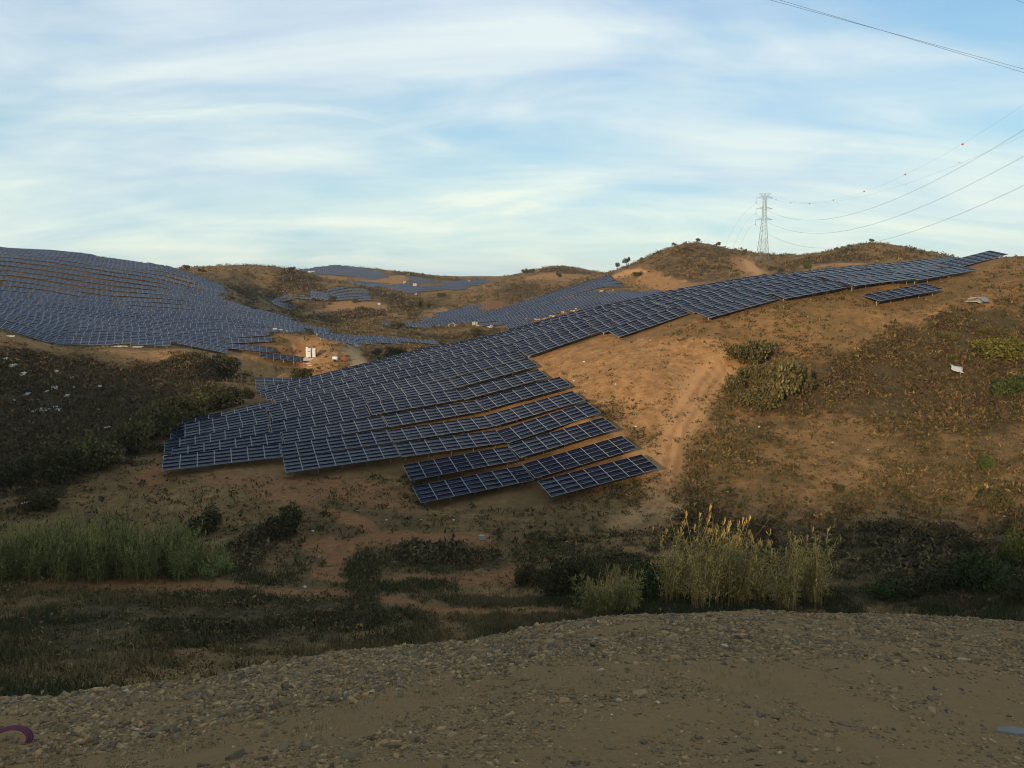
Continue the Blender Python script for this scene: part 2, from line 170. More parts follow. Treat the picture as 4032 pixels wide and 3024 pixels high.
ZONES=[('bare',1,7,[(2.7,132),(16.3,132.9),(19.2,129.6),(29.1,122.3),(28.9,114.6),(22.6,105.1),(19.7,96.9),(16.8,87.6),(14,84.5),(16.5,92.9),(15.1,100.1),(11.3,111.4),(7.2,122.4)]),('bare',1,6,[(151.8,557.9),(162.3,548.5),(155.6,495.8),(146.1,442.7),(132.5,448.7),(134.2,469.9),(143.9,521.9)]),('bare',1,5,[(66.5,534.5),(79.1,539.8),(88,532.2),(95.8,501.6),(103.9,480.4),(117.8,457.3),(109.6,441.6),(98.1,452.6),(89.9,469.8),(84.6,491),(80.7,527.6)]),('bare',0.9,8,[(165.1,461.5),(174.6,438.1),(185,423.9),(181.4,409.4),(161.6,432.3)]),('red',1,6,[(-28.7,578.8),(-18.3,600.4),(-8.6,589.2),(1.5,527.2),(-18.7,507.5)]),('bare',0.9,8,[(-3.8,754.4),(15.7,776.8),(33,780.6),(78.1,763),(49,691.9),(31.5,742.7)]),('bare',1,8,[(-151.8,497.5),(-161,553.8),(-154,529.3),(-126.4,540.4),(-126.7,565.5),(-118.7,570.1),(-92.9,567.5),(-79.7,550.2),(-86.6,528.4),(-105.1,537),(-118.3,527.3),(-128,512.2),(-143.6,527.7)]),('bare',0.9,4,[(-82.2,510.9),(-73.2,540.6),(-67.7,512.2),(-77.2,499.2)]),('bare',1,4,[(-58.1,512.7),(-57.4,571.8),(-50.8,601.5),(-43.1,552),(-52.6,507.5)]),('bare',1,10,[(-200.8,808.8),(-126.5,774.9),(-128.4,819.1),(-110.7,842.3),(-94.7,756.4),(-106.4,737.5),(-124.5,734.2),(-157,780.6),(-161.7,650.9)]),('bare',0.9,5,[(-74.9,256.2),(-64.7,258.1),(-72.9,333.1),(-51.4,239.2),(-45.6,238.6),(-56.9,231.4),(-69.9,237.9),(-65.2,243.4)]),('road',1,2,[(-72.2,330),(-70.3,337),(-61.9,315.6),(-45.9,242.7),(-43.3,238.5),(-48.3,236.7),(-51.1,245.1)]),('bare',0.8,6,[(-124.1,185.7),(-104.1,205.3),(-90,207.5),(-88.7,238),(-70.7,240.8),(-53.5,233),(-54.8,186.4),(-78.9,220.5),(-83.6,198.4),(-98.5,196.4),(-116.7,174.3)]),('red',0.8,2,[(-43,62.4),(-33.5,62.3),(-25.2,62.4),(-20.8,61.7),(-14.7,61.7),(-7.9,57.1),(1.6,58),(1.6,56.1),(-5.9,55.7),(-12,58.3),(-20.3,59.9),(-30.2,59.9),(-41.7,60.3)]),('red',1,3,[(-21.8,74.4),(-18.6,78.8),(-13,76.3),(-3,77.4),(-2.9,75.4),(-12.6,73.7),(-15.3,71.7),(-15.3,68.2),(-13.3,63.1),(-16.1,63.1),(-19,67.1)]),('red',0.7,3,[(-29.5,88.7),(-23,86.1),(-16.8,83.1),(-13.5,79.7),(-9.4,78.4),(-13,76.3),(-17,77.6),(-20.7,82.4),(-27.3,86.2)]),('red',0.9,4,[(-46,91.7),(-47.5,100.1),(-52.4,118.2),(-41.9,94.2),(-39.2,92.6),(-41.8,90.2),(-44,89.9)]),('red',0.6,6,[(-40.1,93.4),(-18.8,93.5),(-10.6,88.4),(2.4,87),(8.1,86.6),(13.9,87.4),(16.1,84.1),(10.1,79.5),(-3.1,80.2),(-14.3,84.7)]),('bare',0.9,6,[(19.7,102.6),(22.9,103.3),(19.4,92.2),(15.9,82.7),(11.5,80.7),(14.7,87.2)]),('red',0.8,3,[(-11.6,67.7),(-7,67.2),(-2.6,68),(-0.4,69.7),(-0.4,66.6),(-6.8,64.9),(-10.9,63.8)]),('scrub',1,8,[(-116.9,168.7),(-101.4,184.6),(-77.8,199.7),(-75.3,222),(-70.5,227.2),(-56.5,164.5),(-59.5,134.7),(-51.9,112.8),(-50.3,95.4),(-55,92.7),(-59.1,89.5),(-63.6,89.7)]),('scrub',0.78,9,[(31.9,119.3),(38.5,122.5),(41.2,118.9),(49.6,120.9),(68.4,127.8),(81.3,127.1),(67.3,99.2),(58,94.9),(50.1,97.6),(49.7,103.7),(41.9,105),(33.3,104.7),(29.9,108.4)]),('scrub',0.66,8,[(-41.2,59.1),(-22.4,60.3),(-14.2,59.5),(-7.4,53.5),(-16.1,43),(-21.1,36.5),(-25.2,35.6)]),('scrub',0.58,16,[(12.1,76),(18.2,80.8),(32.4,76.8),(41.3,70.2),(48.2,70.3),(35.8,51.4),(9.3,57.9)]),('scrub',0.9,15,[(-173.5,414.4),(-183.7,635.2),(-151.4,668.7),(-146.5,603.9),(-167.3,575.7),(-155.8,483.2),(-156.8,476.8),(-178.2,504.4)]),('scrub',0.8,8,[(-107.2,619.8),(-95.2,659.2),(-64,600.2),(-62,518.5),(-94.3,481),(-106.2,465.6),(-118.1,484.4),(-108.1,535.2),(-79.4,536.3)]),('scrub',0.9,6,[(-49.8,253),(-33.9,335.8),(-31.5,311.7),(-30.3,153.1),(-48.1,239.6)]),('scrub',0.55,10,[(93.6,556.3),(124.9,556.2),(150.9,561.2),(132.1,472.8),(104.3,482.3),(94.4,511.5),(90.4,536.6)]),('scrub',0.8,8,[(173.8,533.1),(197.6,489.1),(207.7,477.3),(193.7,428.5),(176.8,436.5),(166.4,486.6)]),('scrub',0.6,8,[(-57.9,351.5),(-15.8,427.8),(0.5,407.1),(-13.9,374.2),(-44.8,337.5)]),('scrub',1,15,[(-130.8,870.2),(-112.8,901.9),(-45.2,861.1),(-109.5,832.8)]),('scrub',0.6,8,[(8.2,762),(37.3,641.1),(61.6,620.2),(64.8,534.2),(44.3,598.2),(15.9,595.5),(2.5,568.3),(-13,623.2)]),('scrub',0.9,6,[(34.6,817.3),(59.7,808.3),(78.7,793.2),(57.1,771.9),(26.1,794.3)]),('scrub',0.7,4,[(-27.6,78.6),(-20.7,82.4),(-17.9,78.2),(-21.6,75.8),(-20.1,66.2),(-23.7,64.1),(-27.8,72.1)]),('scrub',0.7,4,[(-14.6,71.7),(-2.8,74.2),(0.8,69.7),(-11.6,68)]),('scrub',0.42,25,[(-208.5,591.5),(-155.4,641.9),(-89.4,678.1),(-3.2,626),(61.4,533.7),(82.3,757.1),(63.4,522.2),(-2.4,474.3),(-56.6,344),(-76.5,360.2),(-125.2,387.8)]),('scrub',0.4,12,[(74.5,647.6),(89.6,587),(125.4,558.6),(162,550.3),(171.5,501.7),(211.8,476.3),(229.3,434.5),(179.9,412),(142.6,458.4),(99.5,459.5),(87.6,509.3)]),('scrub',0.35,12,[(-56.6,344),(-2.2,430.4),(37.6,415.7),(-2.1,421.6),(-32.5,321.7),(-40,241.8),(-47.1,238.6)]),('track',0.75,3,[(12.9,76.4),(16,81.8),(19.3,87.7),(21.1,93.5),(22.6,98.3),(24.7,103.5),(27.5,108.8),(30.9,114.5),(33.5,117.7),(30.2,120.9),(27.4,117.2),(23.7,111),(20.8,105.5),(18.5,99.7),(17.1,94.4),(16.1,90),(13.8,85.4),(10.9,80.2)]),('rut',0.8,0.5,[(11.5,78.2),(14.5,83.5),(17.3,88.8),(18.7,94),(20.1,99),(22.3,104.5),(25.1,109.8),(28.6,115.8),(31.3,119.3),(30.9,119.7),(28.2,116.1),(24.7,110),(21.8,104.7),(19.6,99.2),(18.2,94.1),(16.9,89.1),(14.2,83.9),(11.3,78.6)]),('rut',0.8,0.5,[(12.7,77.9),(15.7,83.3),(18.6,88.7),(20.1,94),(21.5,98.9),(23.8,104.3),(26.7,109.8),(30.3,115.7),(32.9,118.9),(32.5,119.3),(29.9,116),(26.3,110),(23.3,104.5),(21.1,99),(19.6,94.1),(18.2,89),(15.4,83.7),(12.5,78.4)]),('red',1,1.4,[(-2.2,78.5),(-8,77.1),(-12.7,77.1),(-15.9,76.1),(-17.7,72.5),(-17.3,67.1),(-15.3,62.3),(-13.4,64),(-14.7,67.6),(-15.1,70),(-14.4,72.6),(-12,73.6),(-7.7,73.8),(-2.1,74.9)]),('rut',0.8,0.5,[(-2.6,77.5),(-8.3,76.3),(-12.9,76.2),(-15.7,75.3),(-17.1,72.2),(-16.6,68.2),(-15,63.9),(-14.9,64.1),(-16.5,68.2),(-16.9,72),(-15.6,75),(-12.8,76),(-8.3,76),(-2.6,77.3)]),('rut',0.8,0.5,[(-2.2,76.8),(-7.9,75.6),(-12.4,75.5),(-15.2,74.5),(-16.5,71.4),(-16.1,67.4),(-14.5,63.1),(-14.3,63.2),(-15.9,67.4),(-16.3,71.2),(-15.1,74.2),(-12.3,75.2),(-7.9,75.3),(-2.2,76.5)]),('rut',0.8,0.5,[(-1.8,76.2),(-7.5,75),(-11.9,74.8),(-14.7,73.8),(-16,70.6),(-15.6,66.6),(-14,62.3),(-13.8,62.4),(-15.4,66.7),(-15.8,70.4),(-14.6,73.5),(-11.8,74.5),(-7.4,74.8),(-1.8,75.9)]),('red',1,2,[(-29.1,87.1),(-23.5,85),(-19,81.8),(-15.6,78.9),(-13.3,75.6),(-12.7,77),(-15.1,80.5),(-18.8,83.5),(-23.7,87.2),(-29.6,89.4)]),('red',1,1.2,[(-42.1,60.9),(-32.7,60.9),(-24.7,61),(-19.6,60.8),(-13.2,59.5),(-7.9,56.5),(-2.2,56.7),(2.5,56.4),(2.6,57.6),(-2.2,57.8),(-7.9,57.3),(-13.4,60.7),(-19.8,61.8),(-25.1,62),(-33.3,62),(-42.7,61.9)]),('track',0.7,2,[(8.9,106),(12.2,102.8),(14.6,97.1),(15.7,92.4),(15.9,87.3),(17.6,87.9),(17.3,93.3),(16.1,98.1),(13.6,104.3),(10,107.4)]),('track',1,4,[(155.1,548.1),(149.2,508.5),(140.7,458.4),(149.2,473.6),(157.9,522.2),(167.6,572.3)]),('track',1,4,[(68.3,531.8),(82.2,536.9),(91.1,522.4),(99.7,491.1),(110.6,470.4),(120.5,451.3),(122.3,458.2),(112.9,479.4),(101,494.9),(92.2,525.1),(82.5,541),(68.1,537)]),('track',0.8,4,[(165,460.9),(173.8,435.9),(183.8,414.9),(185.8,419.7),(175.5,440.3),(167.4,467.9)]),('track',0.8,6,[(-23.1,685.5),(-20.4,746.7),(-19.6,804.6),(-22.4,834.2),(-24.1,798.6),(-25.7,701.1)]),('track',0.9,0.6,[(-70.6,254.8),(-69.6,251.5),(-68.5,249.3),(-66.1,246.7),(-65.7,247),(-68.1,249.8),(-69.2,252),(-70.1,255.2)]),('track',0.8,0.6,[(-70.2,254.5),(-68.3,255.7),(-66,254.9),(-62.8,252.8),(-61.6,249.8),(-61.1,249.6),(-62.6,253.1),(-66,255.4),(-68.4,256.3),(-70.3,255.1)]),('red',0.9,1.5,[(-69.8,254),(-62.8,252.7),(-59.7,242.4),(-65.1,247.6),(-68,249.8)]),('scrub',0.8,1.5,[(-60.9,258.2),(-56.3,254.1),(-52.4,243.5),(-54.7,243),(-57.8,249.3)]),('track',0.8,0.8,[(-58.1,248.2),(-55.1,243.5),(-52.8,242.2),(-51,243.5),(-51.1,244),(-52.8,242.7),(-55,244),(-58,248.6)]),('keep',1,1,[(-42,93.4),(-59,134.5),(-57.4,168.9),(-46.9,237.3),(-2.1,409.7),(86.2,465.7),(159,425.3),(94.9,160),(89.6,146.1),(83.2,143.7),(58.2,137.7),(44.8,134),(32.5,130.4),(18.2,131.1),(4.7,128.7),(18.3,92.8),(3.3,86.9),(-9.9,87.2),(-11,94.5),(-26.6,92.8)])]
NEAR=[(40,82.6,0,3),(26.3,87.8,1,2),(40,87.8,1,3),(26.3,93.2,2,2),(40,93.2,2,3),(12.4,98.2,3,1),(26.3,98.2,3,2),(40,98.2,3,3),(-1.5,103.4,4,0),(12.4,103.4,4,1),(26.3,103.4,4,2),(40,103.4,4,3),(-0.9,109.6,5,0),(13,109.6,5,1),(26.9,109.6,5,2),(40.6,109.6,5,3),(106.7,104.8,5,8),(-2.2,115.4,6,0),(11.7,115.4,6,1),(25.6,115.4,6,2),(39.3,115.4,6,3),(79.7,112.8,6,6),(93.3,111.4,6,7),(106.8,110.6,6,8),(120.5,110.6,6,9),(-1.8,120.8,7,0),(12.1,120.8,7,1),(26,120.8,7,2),(39.7,120.8,7,3),(66.7,119.4,7,5),(80.1,118.1,7,6),(93.7,116.7,7,7),(107.2,116,7,8),(120.9,116,7,9),(134.6,116,7,10),(-2,125.8,8,0),(11.9,125.8,8,1),(25.7,125.8,8,2),(39.4,125.8,8,3),(53.1,125.8,8,4),(66.4,124.5,8,5),(79.8,123.2,8,6),(93.4,121.8,8,7),(107,121,8,8),(120.6,121,8,9),(-0.8,131.2,9,0),(13.1,131.2,9,1),(27,131.2,9,2),(40.7,131.2,9,3),(54.3,131.2,9,4),(67.7,129.8,9,5),(81.1,128.5,9,6),(94.7,127.1,9,7),(108.2,126.4,9,8),(121.9,126.4,9,9),(135.6,126.4,9,10),(13,136.5,10,1),(26.8,136.5,10,2),(40.5,136.5,10,3),(54.2,136.5,10,4),(67.5,135.1,10,5),(80.9,133.8,10,6),(94.5,132.4,10,7),(108.1,131.6,10,8),(121.7,131.6,10,9),(12.1,141.8,11,1),(26,141.8,11,2),(39.7,141.8,11,3),(53.3,141.8,11,4),(66.7,140.4,11,5),(80.1,139.1,11,6),(93.7,137.7,11,7),(107.2,137,11,8),(120.9,137,11,9),(12.6,147,12,1),(26.4,147,12,2),(40.1,147,12,3),(53.8,147,12,4),(67.1,145.7,12,5),(80.5,144.4,12,6),(94.1,143,12,7),(107.7,142.2,12,8),(121.3,142.2,12,9),(13,152.4,13,1),(26.8,152.4,13,2),(40.5,152.4,13,3),(54.2,152.4,13,4),(67.5,151,13,5),(80.9,149.7,13,6),(94.5,148.3,13,7),(108.1,147.6,13,8),(121.7,147.6,13,9),(13.1,157.6,14,1),(26.9,157.6,14,2),(40.6,157.6,14,3),(54.3,157.6,14,4),(67.6,156.3,14,5),(81,155,14,6),(94.6,153.6,14,7),(108.2,152.8,14,8),(121.8,152.8,14,9),(11.9,163,15,1),(25.7,163,15,2),(39.4,163,15,3),(53.1,163,15,4),(66.4,161.6,15,5),(79.8,160.3,15,6),(93.4,158.9,15,7),(107,158.2,15,8),(12.9,168.2,16,1),(26.7,168.2,16,2),(40.4,168.2,16,3),(54.1,168.2,16,4),(67.4,166.9,16,5),(80.8,165.6,16,6),(94.4,164.2,16,7),(13,173.6,17,1),(26.8,173.6,17,2),(40.5,173.6,17,3),(54.2,173.6,17,4),(67.5,172.2,17,5),(80.9,170.9,17,6),(94.5,169.5,17,7),(11.6,178.9,18,1),(25.4,178.9,18,2),(39.1,178.9,18,3),(52.8,178.9,18,4),(66.1,177.5,18,5),(79.5,176.2,18,6),(93.1,174.8,18,7),(11.7,184.2,19,1),(25.5,184.2,19,2),(39.2,184.2,19,3),(52.9,184.2,19,4),(66.2,182.8,19,5),(79.6,181.5,19,6)]
FIELDS={'left':[(-50.1,236),(-36.2,236),(-22.3,236),(-53,242.2),(-39.1,242.2),(-25.2,242.2),(-49.4,248.4),(-35.5,248.4),(-21.6,248.4),(-7.7,248.4),(-50.2,254.6),(-36.3,254.6),(-22.4,254.6),(-8.5,254.6),(5.4,254.6),(-64.2,260.8),(-50.3,260.8),(-36.4,260.8),(-22.5,260.8),(-8.6,260.8),(5.3,260.8),(33.1,260.8),(-64.8,267),(-50.9,267),(-37,267),(-23.1,267),(-9.2,267),(4.7,267),(32.5,267),(-65.7,273.2),(-51.8,273.2),(-37.9,273.2),(-24,273.2),(-10.1,273.2),(3.8,273.2),(-62.8,279.4),(-48.9,279.4),(-35,279.4),(-21.1,279.4),(-7.2,279.4),(6.7,279.4),(34.5,279.4),(-65,285.6),(-51.1,285.6),(-37.2,285.6),(-23.3,285.6),(-9.4,285.6),(4.5,285.6),(-65.2,291.8),(-51.3,291.8),(-37.4,291.8),(-23.5,291.8),(-9.6,291.8),(4.3,291.8),(-62.8,298),(-48.9,298),(-35,298),(-21.1,298),(-7.2,298),(6.7,298),(-63.4,304.2),(-49.5,304.2),(-35.6,304.2),(-21.7,304.2),(-7.8,304.2),(6.1,304.2),(-66.2,310.4),(-52.3,310.4),(-38.4,310.4),(-24.5,310.4),(-10.6,310.4),(3.3,310.4),(-77.4,316.6),(-63.5,316.6),(-49.6,316.6),(-35.7,316.6),(-21.8,316.6),(-7.9,316.6),(6,316.6),(47.7,316.6),(-79.7,324.1),(-65.8,324.1),(-51.9,324.1),(-38,324.1),(-24.1,324.1),(-10.2,324.1),(3.7,324.1),(17.6,324.1),(45.4,324.1),(59.3,324.1),(-75.5,332.6),(-61.6,332.6),(-47.7,332.6),(-33.8,332.6),(-19.9,332.6),(-6,332.6),(7.9,332.6),(21.8,332.6),(49.6,332.6),(63.5,332.6),(77.4,332.6),(-75,341.6),(-61.1,341.6),(-47.2,341.6),(-33.3,341.6),(-19.4,341.6),(-5.5,341.6),(8.4,341.6),(22.3,341.6),(-77.5,351.2),(-63.6,351.2),(-49.7,351.2),(-35.8,351.2),(-21.9,351.2),(-8,351.2),(5.9,351.2),(19.8,351.2),(33.7,351.2),(-75.1,360.8),(-61.2,360.8),(-47.3,360.8),(-33.4,360.8),(-19.5,360.8),(-5.6,360.8),(8.3,360.8),(22.2,360.8),(-80.4,370.4),(-66.5,370.4),(-52.6,370.4),(-38.7,370.4),(-24.8,370.4),(-10.9,370.4),(3,370.4),(16.9,370.4),(-91.4,380),(-77.5,380),(-63.6,380),(-49.7,380),(-35.8,380),(-21.9,380),(-8,380),(5.9,380),(19.8,380),(-94.4,389.6),(-80.5,389.6),(-66.6,389.6),(-52.7,389.6),(-38.8,389.6),(-24.9,389.6),(-11,389.6),(2.9,389.6),(16.8,389.6),(-91.9,399.2),(-78,399.2),(-64.1,399.2),(-50.2,399.2),(-36.3,399.2),(-22.4,399.2),(-8.5,399.2),(19.3,399.2),(-94.2,408.8),(-80.3,408.8),(-66.4,408.8),(-52.5,408.8),(-38.6,408.8),(-24.7,408.8),(-10.8,408.8),(-94,418.4),(-80.1,418.4),(-66.2,418.4),(-52.3,418.4),(-38.4,418.4),(-24.5,418.4),(-10.6,418.4),(-90.7,428),(-76.8,428),(-62.9,428),(-49,428),(-35.1,428),(-21.2,428),(-7.3,428),(-93.3,437.6),(-79.4,437.6),(-65.5,437.6),(-51.6,437.6),(-37.7,437.6),(-23.8,437.6),(-9.9,437.6),(-108.1,447.2),(-94.2,447.2),(-80.3,447.2),(-66.4,447.2),(-52.5,447.2),(-38.6,447.2),(-24.7,447.2),(-10.8,447.2),(17,447.2),(30.9,447.2),(-107.3,456.8),(-93.4,456.8),(-79.5,456.8),(-65.6,456.8),(-51.7,456.8),(-37.8,456.8),(-23.9,456.8),(-10,456.8),(17.8,456.8),(-106.4,466.4),(-92.5,466.4),(-78.6,466.4),(-23,466.4),(-9.1,466.4),(18.7,466.4),(-105.5,476),(-91.6,476),(-22.1,476),(-8.2,476),(19.6,476),(-107.4,485.6),(-93.5,485.6),(-79.6,485.6),(-24,485.6),(-10.1,485.6),(17.7,485.6),(-118.2,495.2),(-104.3,495.2),(-90.4,495.2),(-76.5,495.2),(-34.8,495.2),(-20.9,495.2),(-7,495.2),(-119.3,504.8),(-105.4,504.8),(-91.5,504.8),(-77.6,504.8),(-35.9,504.8),(-22,504.8),(-8.1,504.8),(-119.2,514.4),(-105.3,514.4),(-91.4,514.4),(-77.5,514.4),(-35.8,514.4),(-21.9,514.4),(-8,514.4),(-120,524),(-106.1,524),(-92.2,524),(-78.3,524),(-36.6,524),(-22.7,524),(-8.8,524),(-117.1,533.6),(-103.2,533.6),(-89.3,533.6),(-75.4,533.6),(-61.5,533.6),(-47.6,533.6),(-33.7,533.6),(-19.8,533.6),(15.1,251.4),(21.7,294.6)],'mid':[(78.4,395),(147.9,395),(161.8,395),(189.6,395),(203.5,395),(217.4,395),(231.3,395),(146.2,402),(187.9,402),(201.8,402),(215.7,402),(229.6,402),(92.8,409),(148.4,409),(162.3,409),(176.2,409),(190.1,409),(204,409),(217.9,409),(231.8,409),(93.9,416),(135.6,416),(149.5,416),(163.4,416),(177.3,416),(191.2,416),(205.1,416),(219,416),(232.9,416),(92,423),(147.6,423),(161.5,423),(175.4,423),(189.3,423),(203.2,423),(217.1,423),(93.6,430),(135.3,430),(149.2,430),(163.1,430),(177,430),(190.9,430),(204.8,430),(91.4,437),(133.1,437),(147,437),(160.9,437),(174.8,437),(188.7,437),(202.6,437),(120.1,444),(134,444),(147.9,444),(161.8,444),(175.7,444),(203.5,444),(119.5,451),(133.4,451),(147.3,451),(161.2,451),(175.1,451),(189,451),(105.6,458),(119.5,458),(133.4,458),(147.3,458),(161.2,458),(175.1,458),(189,458),(202.9,458),(216.8,458),(230.7,458),(93.1,465),(107,465),(120.9,465),(134.8,465),(148.7,465),(162.6,465),(176.5,465),(190.4,465),(204.3,465),(218.2,465),(232.1,465),(106,472),(119.9,472),(133.8,472),(147.7,472),(161.6,472),(175.5,472),(189.4,472),(203.3,472),(217.2,472),(231.1,472),(121.6,479),(135.5,479),(149.4,479),(163.3,479),(177.2,479),(191.1,479),(205,479),(218.9,479),(232.8,479),(120,486),(133.9,486),(147.8,486),(175.6,486),(189.5,486),(203.4,486),(217.3,486),(231.2,486),(132,493),(145.9,493),(187.6,493),(201.5,493),(215.4,493),(229.3,493),(133.2,500),(147.1,500),(188.8,500),(202.7,500),(216.6,500),(230.5,500),(135.1,507),(149,507),(204.6,507),(218.5,507),(232.4,507),(133.3,514),(147.2,514),(230.6,514),(244.5,514),(145.7,521),(229.1,521),(243,521),(243.9,528),(257.8,528),(159.8,535),(243.2,535),(257.1,535)],'f1':[(34.5,556),(34.7,564),(34,572),(47.9,572),(89.6,572),(33.7,580),(61.5,580),(75.4,580),(89.3,580),(34.2,588),(62,588),(75.9,588),(89.8,588),(63.8,596),(77.7,596),(91.6,596),(63.4,604),(77.3,604),(91.2,604),(75.9,612)],'f1b':[(102.4,640),(105.2,648),(104.8,656),(103.1,664),(103.9,672),(104.8,680),(118.7,680),(104.8,688),(118.7,688),(116.8,696),(119.6,704),(119.2,712),(116.6,720),(130.5,720),(119.6,728)],'f2':[(144.8,664),(186.5,664),(133.7,672),(147.6,672),(161.5,672),(175.4,672),(189.3,672),(132.4,680),(146.3,680),(160.2,680),(174.1,680),(188,680),(201.9,680),(131.4,688),(145.3,688),(159.2,688),(173.1,688),(187,688),(200.9,688),(145,696),(186.7,696),(200.6,696),(214.5,696),(147.6,704),(189.3,704),(203.2,704),(217.1,704),(201.2,712),(201.7,720),(201.9,728),(230.6,736),(229.8,744),(214.1,752),(215.8,760),(244,784)],'f3':[(160.3,720),(174.2,720),(172.9,728),(172.4,736),(186.3,736),(172.1,744),(186,744),(172.8,752),(186.7,752),(172.6,760),(186.5,760),(172.8,768),(186.7,768),(173.6,776),(187.5,776),(173.9,784)],'f4':[(104.9,816),(89.1,824),(103,824),(91.8,832),(105.7,832),(90,840),(103.9,840),(90.8,848),(104.7,848),(75.6,856),(89.5,856),(103.4,856),(76.9,864),(90.8,864),(104.7,864),(78.2,872),(92.1,872),(106,872),(90.1,880),(104,880),(116.8,936),(117.9,944),(118.9,952),(119.2,960),(119.2,968),(104.2,976),(118.1,976),(106,984)],'f5':[(132.9,788),(130,796),(143.9,796),(116.2,804),(130.1,804),(144,804),(119.9,812),(133.8,812),(147.7,812),(116.5,820),(130.4,820),(144.3,820),(118.7,828),(132.6,828),(146.5,828),(117.2,836),(131.1,836),(145,836),(116.9,844),(130.8,844),(144.7,844),(117.7,852),(131.6,852),(145.5,852),(119.8,860),(133.7,860),(118.4,868),(132.3,868),(119.8,876),(133.8,972)]}
SHRUBS=[(35.3,117.8,8.1,4.7,'o'),(37,109,8.3,6.4,'o'),(31.1,111,3.9,3.5,'o'),(68.5,112.1,8.2,3.9,'y'),(65.5,103.3,5.6,3.6,'g'),(65.9,119.5,2.7,1.5,'o'),(70.6,118.8,2.7,1.7,'o'),(72.7,117.2,3.4,1.9,'o'),(51.5,84.8,2.4,1.9,'g'),(-61.1,95.6,6.1,4,'d'),(-54.2,92.4,7.7,5,'d'),(-51.2,96.6,7.1,4.6,'o'),(-52,106.2,7.8,5.4,'o'),(-53.7,116.9,8.6,6,'o'),(-54,129.3,9.5,5.8,'o'),(-51.9,139.1,10.2,5.3,'o'),(-75.5,208.9,13.3,6.3,'d'),(-54.6,163.5,4.2,2.6,'d'),(-50.5,83.4,4.5,2.4,'d'),(-22.4,75.7,5.1,3.4,'d'),(-30.6,76.4,4.6,2.7,'d'),(-49.1,184.9,6.5,2.9,'d'),(-42.7,292.8,8.4,4.7,'d'),(-48.9,284.9,5.5,2.7,'d'),(-25.5,331.2,4.2,2.6,'d'),(3.6,62.7,5.2,3.4,'d'),(6.5,61.9,3.6,3.4,'d'),(10.4,60.6,4.6,3.1,'g'),(1.2,66.5,2.8,1.9,'d'),(34.5,56.2,4.3,3.4,'g'),(39,59.6,3.4,2.9,'g'),(32.1,57.9,4.1,2.4,'d'),(28.5,58.4,3.4,1.7,'g'),(30,58.4,3.7,1.9,'d'),(35.5,53.4,2.7,1.9,'d'),(38.2,65,2.3,1.5,'d'),(46.9,74.7,3.1,2.4,'d'),(43.4,65.9,2.5,2.3,'d'),(-68,585.1,9.3,5.6,'d'),(-62.1,582,7.4,4.6,'d'),(-57.6,658.3,8.4,4.6,'d'),(-96.8,519.8,8.3,3.6,'d'),(-56,385.7,8.6,3.7,'d'),(-16.8,387.9,9.9,4.9,'d'),(-6.9,383.4,7.3,3.7,'d'),(162.8,443.1,5.7,4,'g'),(155.4,464.7,6.7,3.3,'d'),(158.2,489.5,6.2,3.1,'d'),(82.2,526.4,8.4,3.4,'d'),(51.5,711.3,2.3,1.8,'d'),(-110.5,565.5,5.4,3.6,'g'),(-128.2,572.2,7.3,4.6,'d'),(35.4,84.4,1.6,1.1,'d'),(55.6,96.8,1.5,1.1,'d'),(35,113.7,6.2,3.4,'o'),(33.6,107.4,6.5,3.1,'o'),(41.2,110.3,3.2,2.8,'o')]
TREES=[(-226.5,560,3.9,5.7,'u'),(-219.7,570,2.5,6.2,'b'),(-175.7,640,3.9,7.3,'b'),(13.5,790,5.5,8.6,'b'),(18.9,785,4.8,7.5,'b'),(41.9,720,6.2,6,'b'),(73.5,560,3.6,3.9,'b'),(79.7,560,4.6,6.1,'b'),(112.5,560,3.2,3.9,'u'),(120.8,562,1.6,1.6,'u'),(128.9,560,3.2,3.9,'u'),(142.9,560,3.6,4.3,'u'),(160.7,557,4.6,3.2,'b'),(197.5,492,1.9,3.1,'b'),(204,488,1.4,3.7,'b'),(208.5,482,1.2,1.8,'b'),(212.9,478,2.6,3.7,'u'),(215.8,476,0.9,1.1,'b'),(225.3,460,1.9,2.6,'b'),(225.9,455,2.8,3.5,'b'),(227.4,448,2.6,3.7,'b'),(229.6,444,2,2.3,'b')]
LITTER=[(-109.2,170.9,1.2,0.38),(-106.8,169.4,1.94,0.65),(-103.6,167.4,1.81,0.75),(-99.7,173.1,1.21,0.55),(-95.8,171.9,0.99,0.44),(-95.3,164.4,1.47,0.79),(-92.3,166.1,0.74,0.53),(-95.9,162.5,1.14,0.36),(-97.7,158.7,1.62,0.56),(-90.4,160.1,1.23,0.71),(-88.1,156.5,1,0.4),(-97.2,153.8,0.59,0.25),(-95,155.8,0.79,0.35),(-94.2,156.4,0.7,0.3),(-88.4,152.4,1.07,0.49),(-86.6,149.9,1.43,0.48),(-89.6,150.1,1.24,0.43),(-88.5,150.1,1.15,0.29),(-88.2,147.9,1.51,0.38),(-89.3,146.8,0.84,0.47),(-90.8,147.9,0.66,0.24),(-88.6,169.7,0.97,0.32),(-66.9,129.5,0.99,0.33),(-54.1,108.4,1.24,0.28),(-53.4,98.7,0.63,0.22),(-53.7,85.5,0.76,0.22),(-46,103.4,0.59,0.33),(-3,76.7,0.44,0.34)]
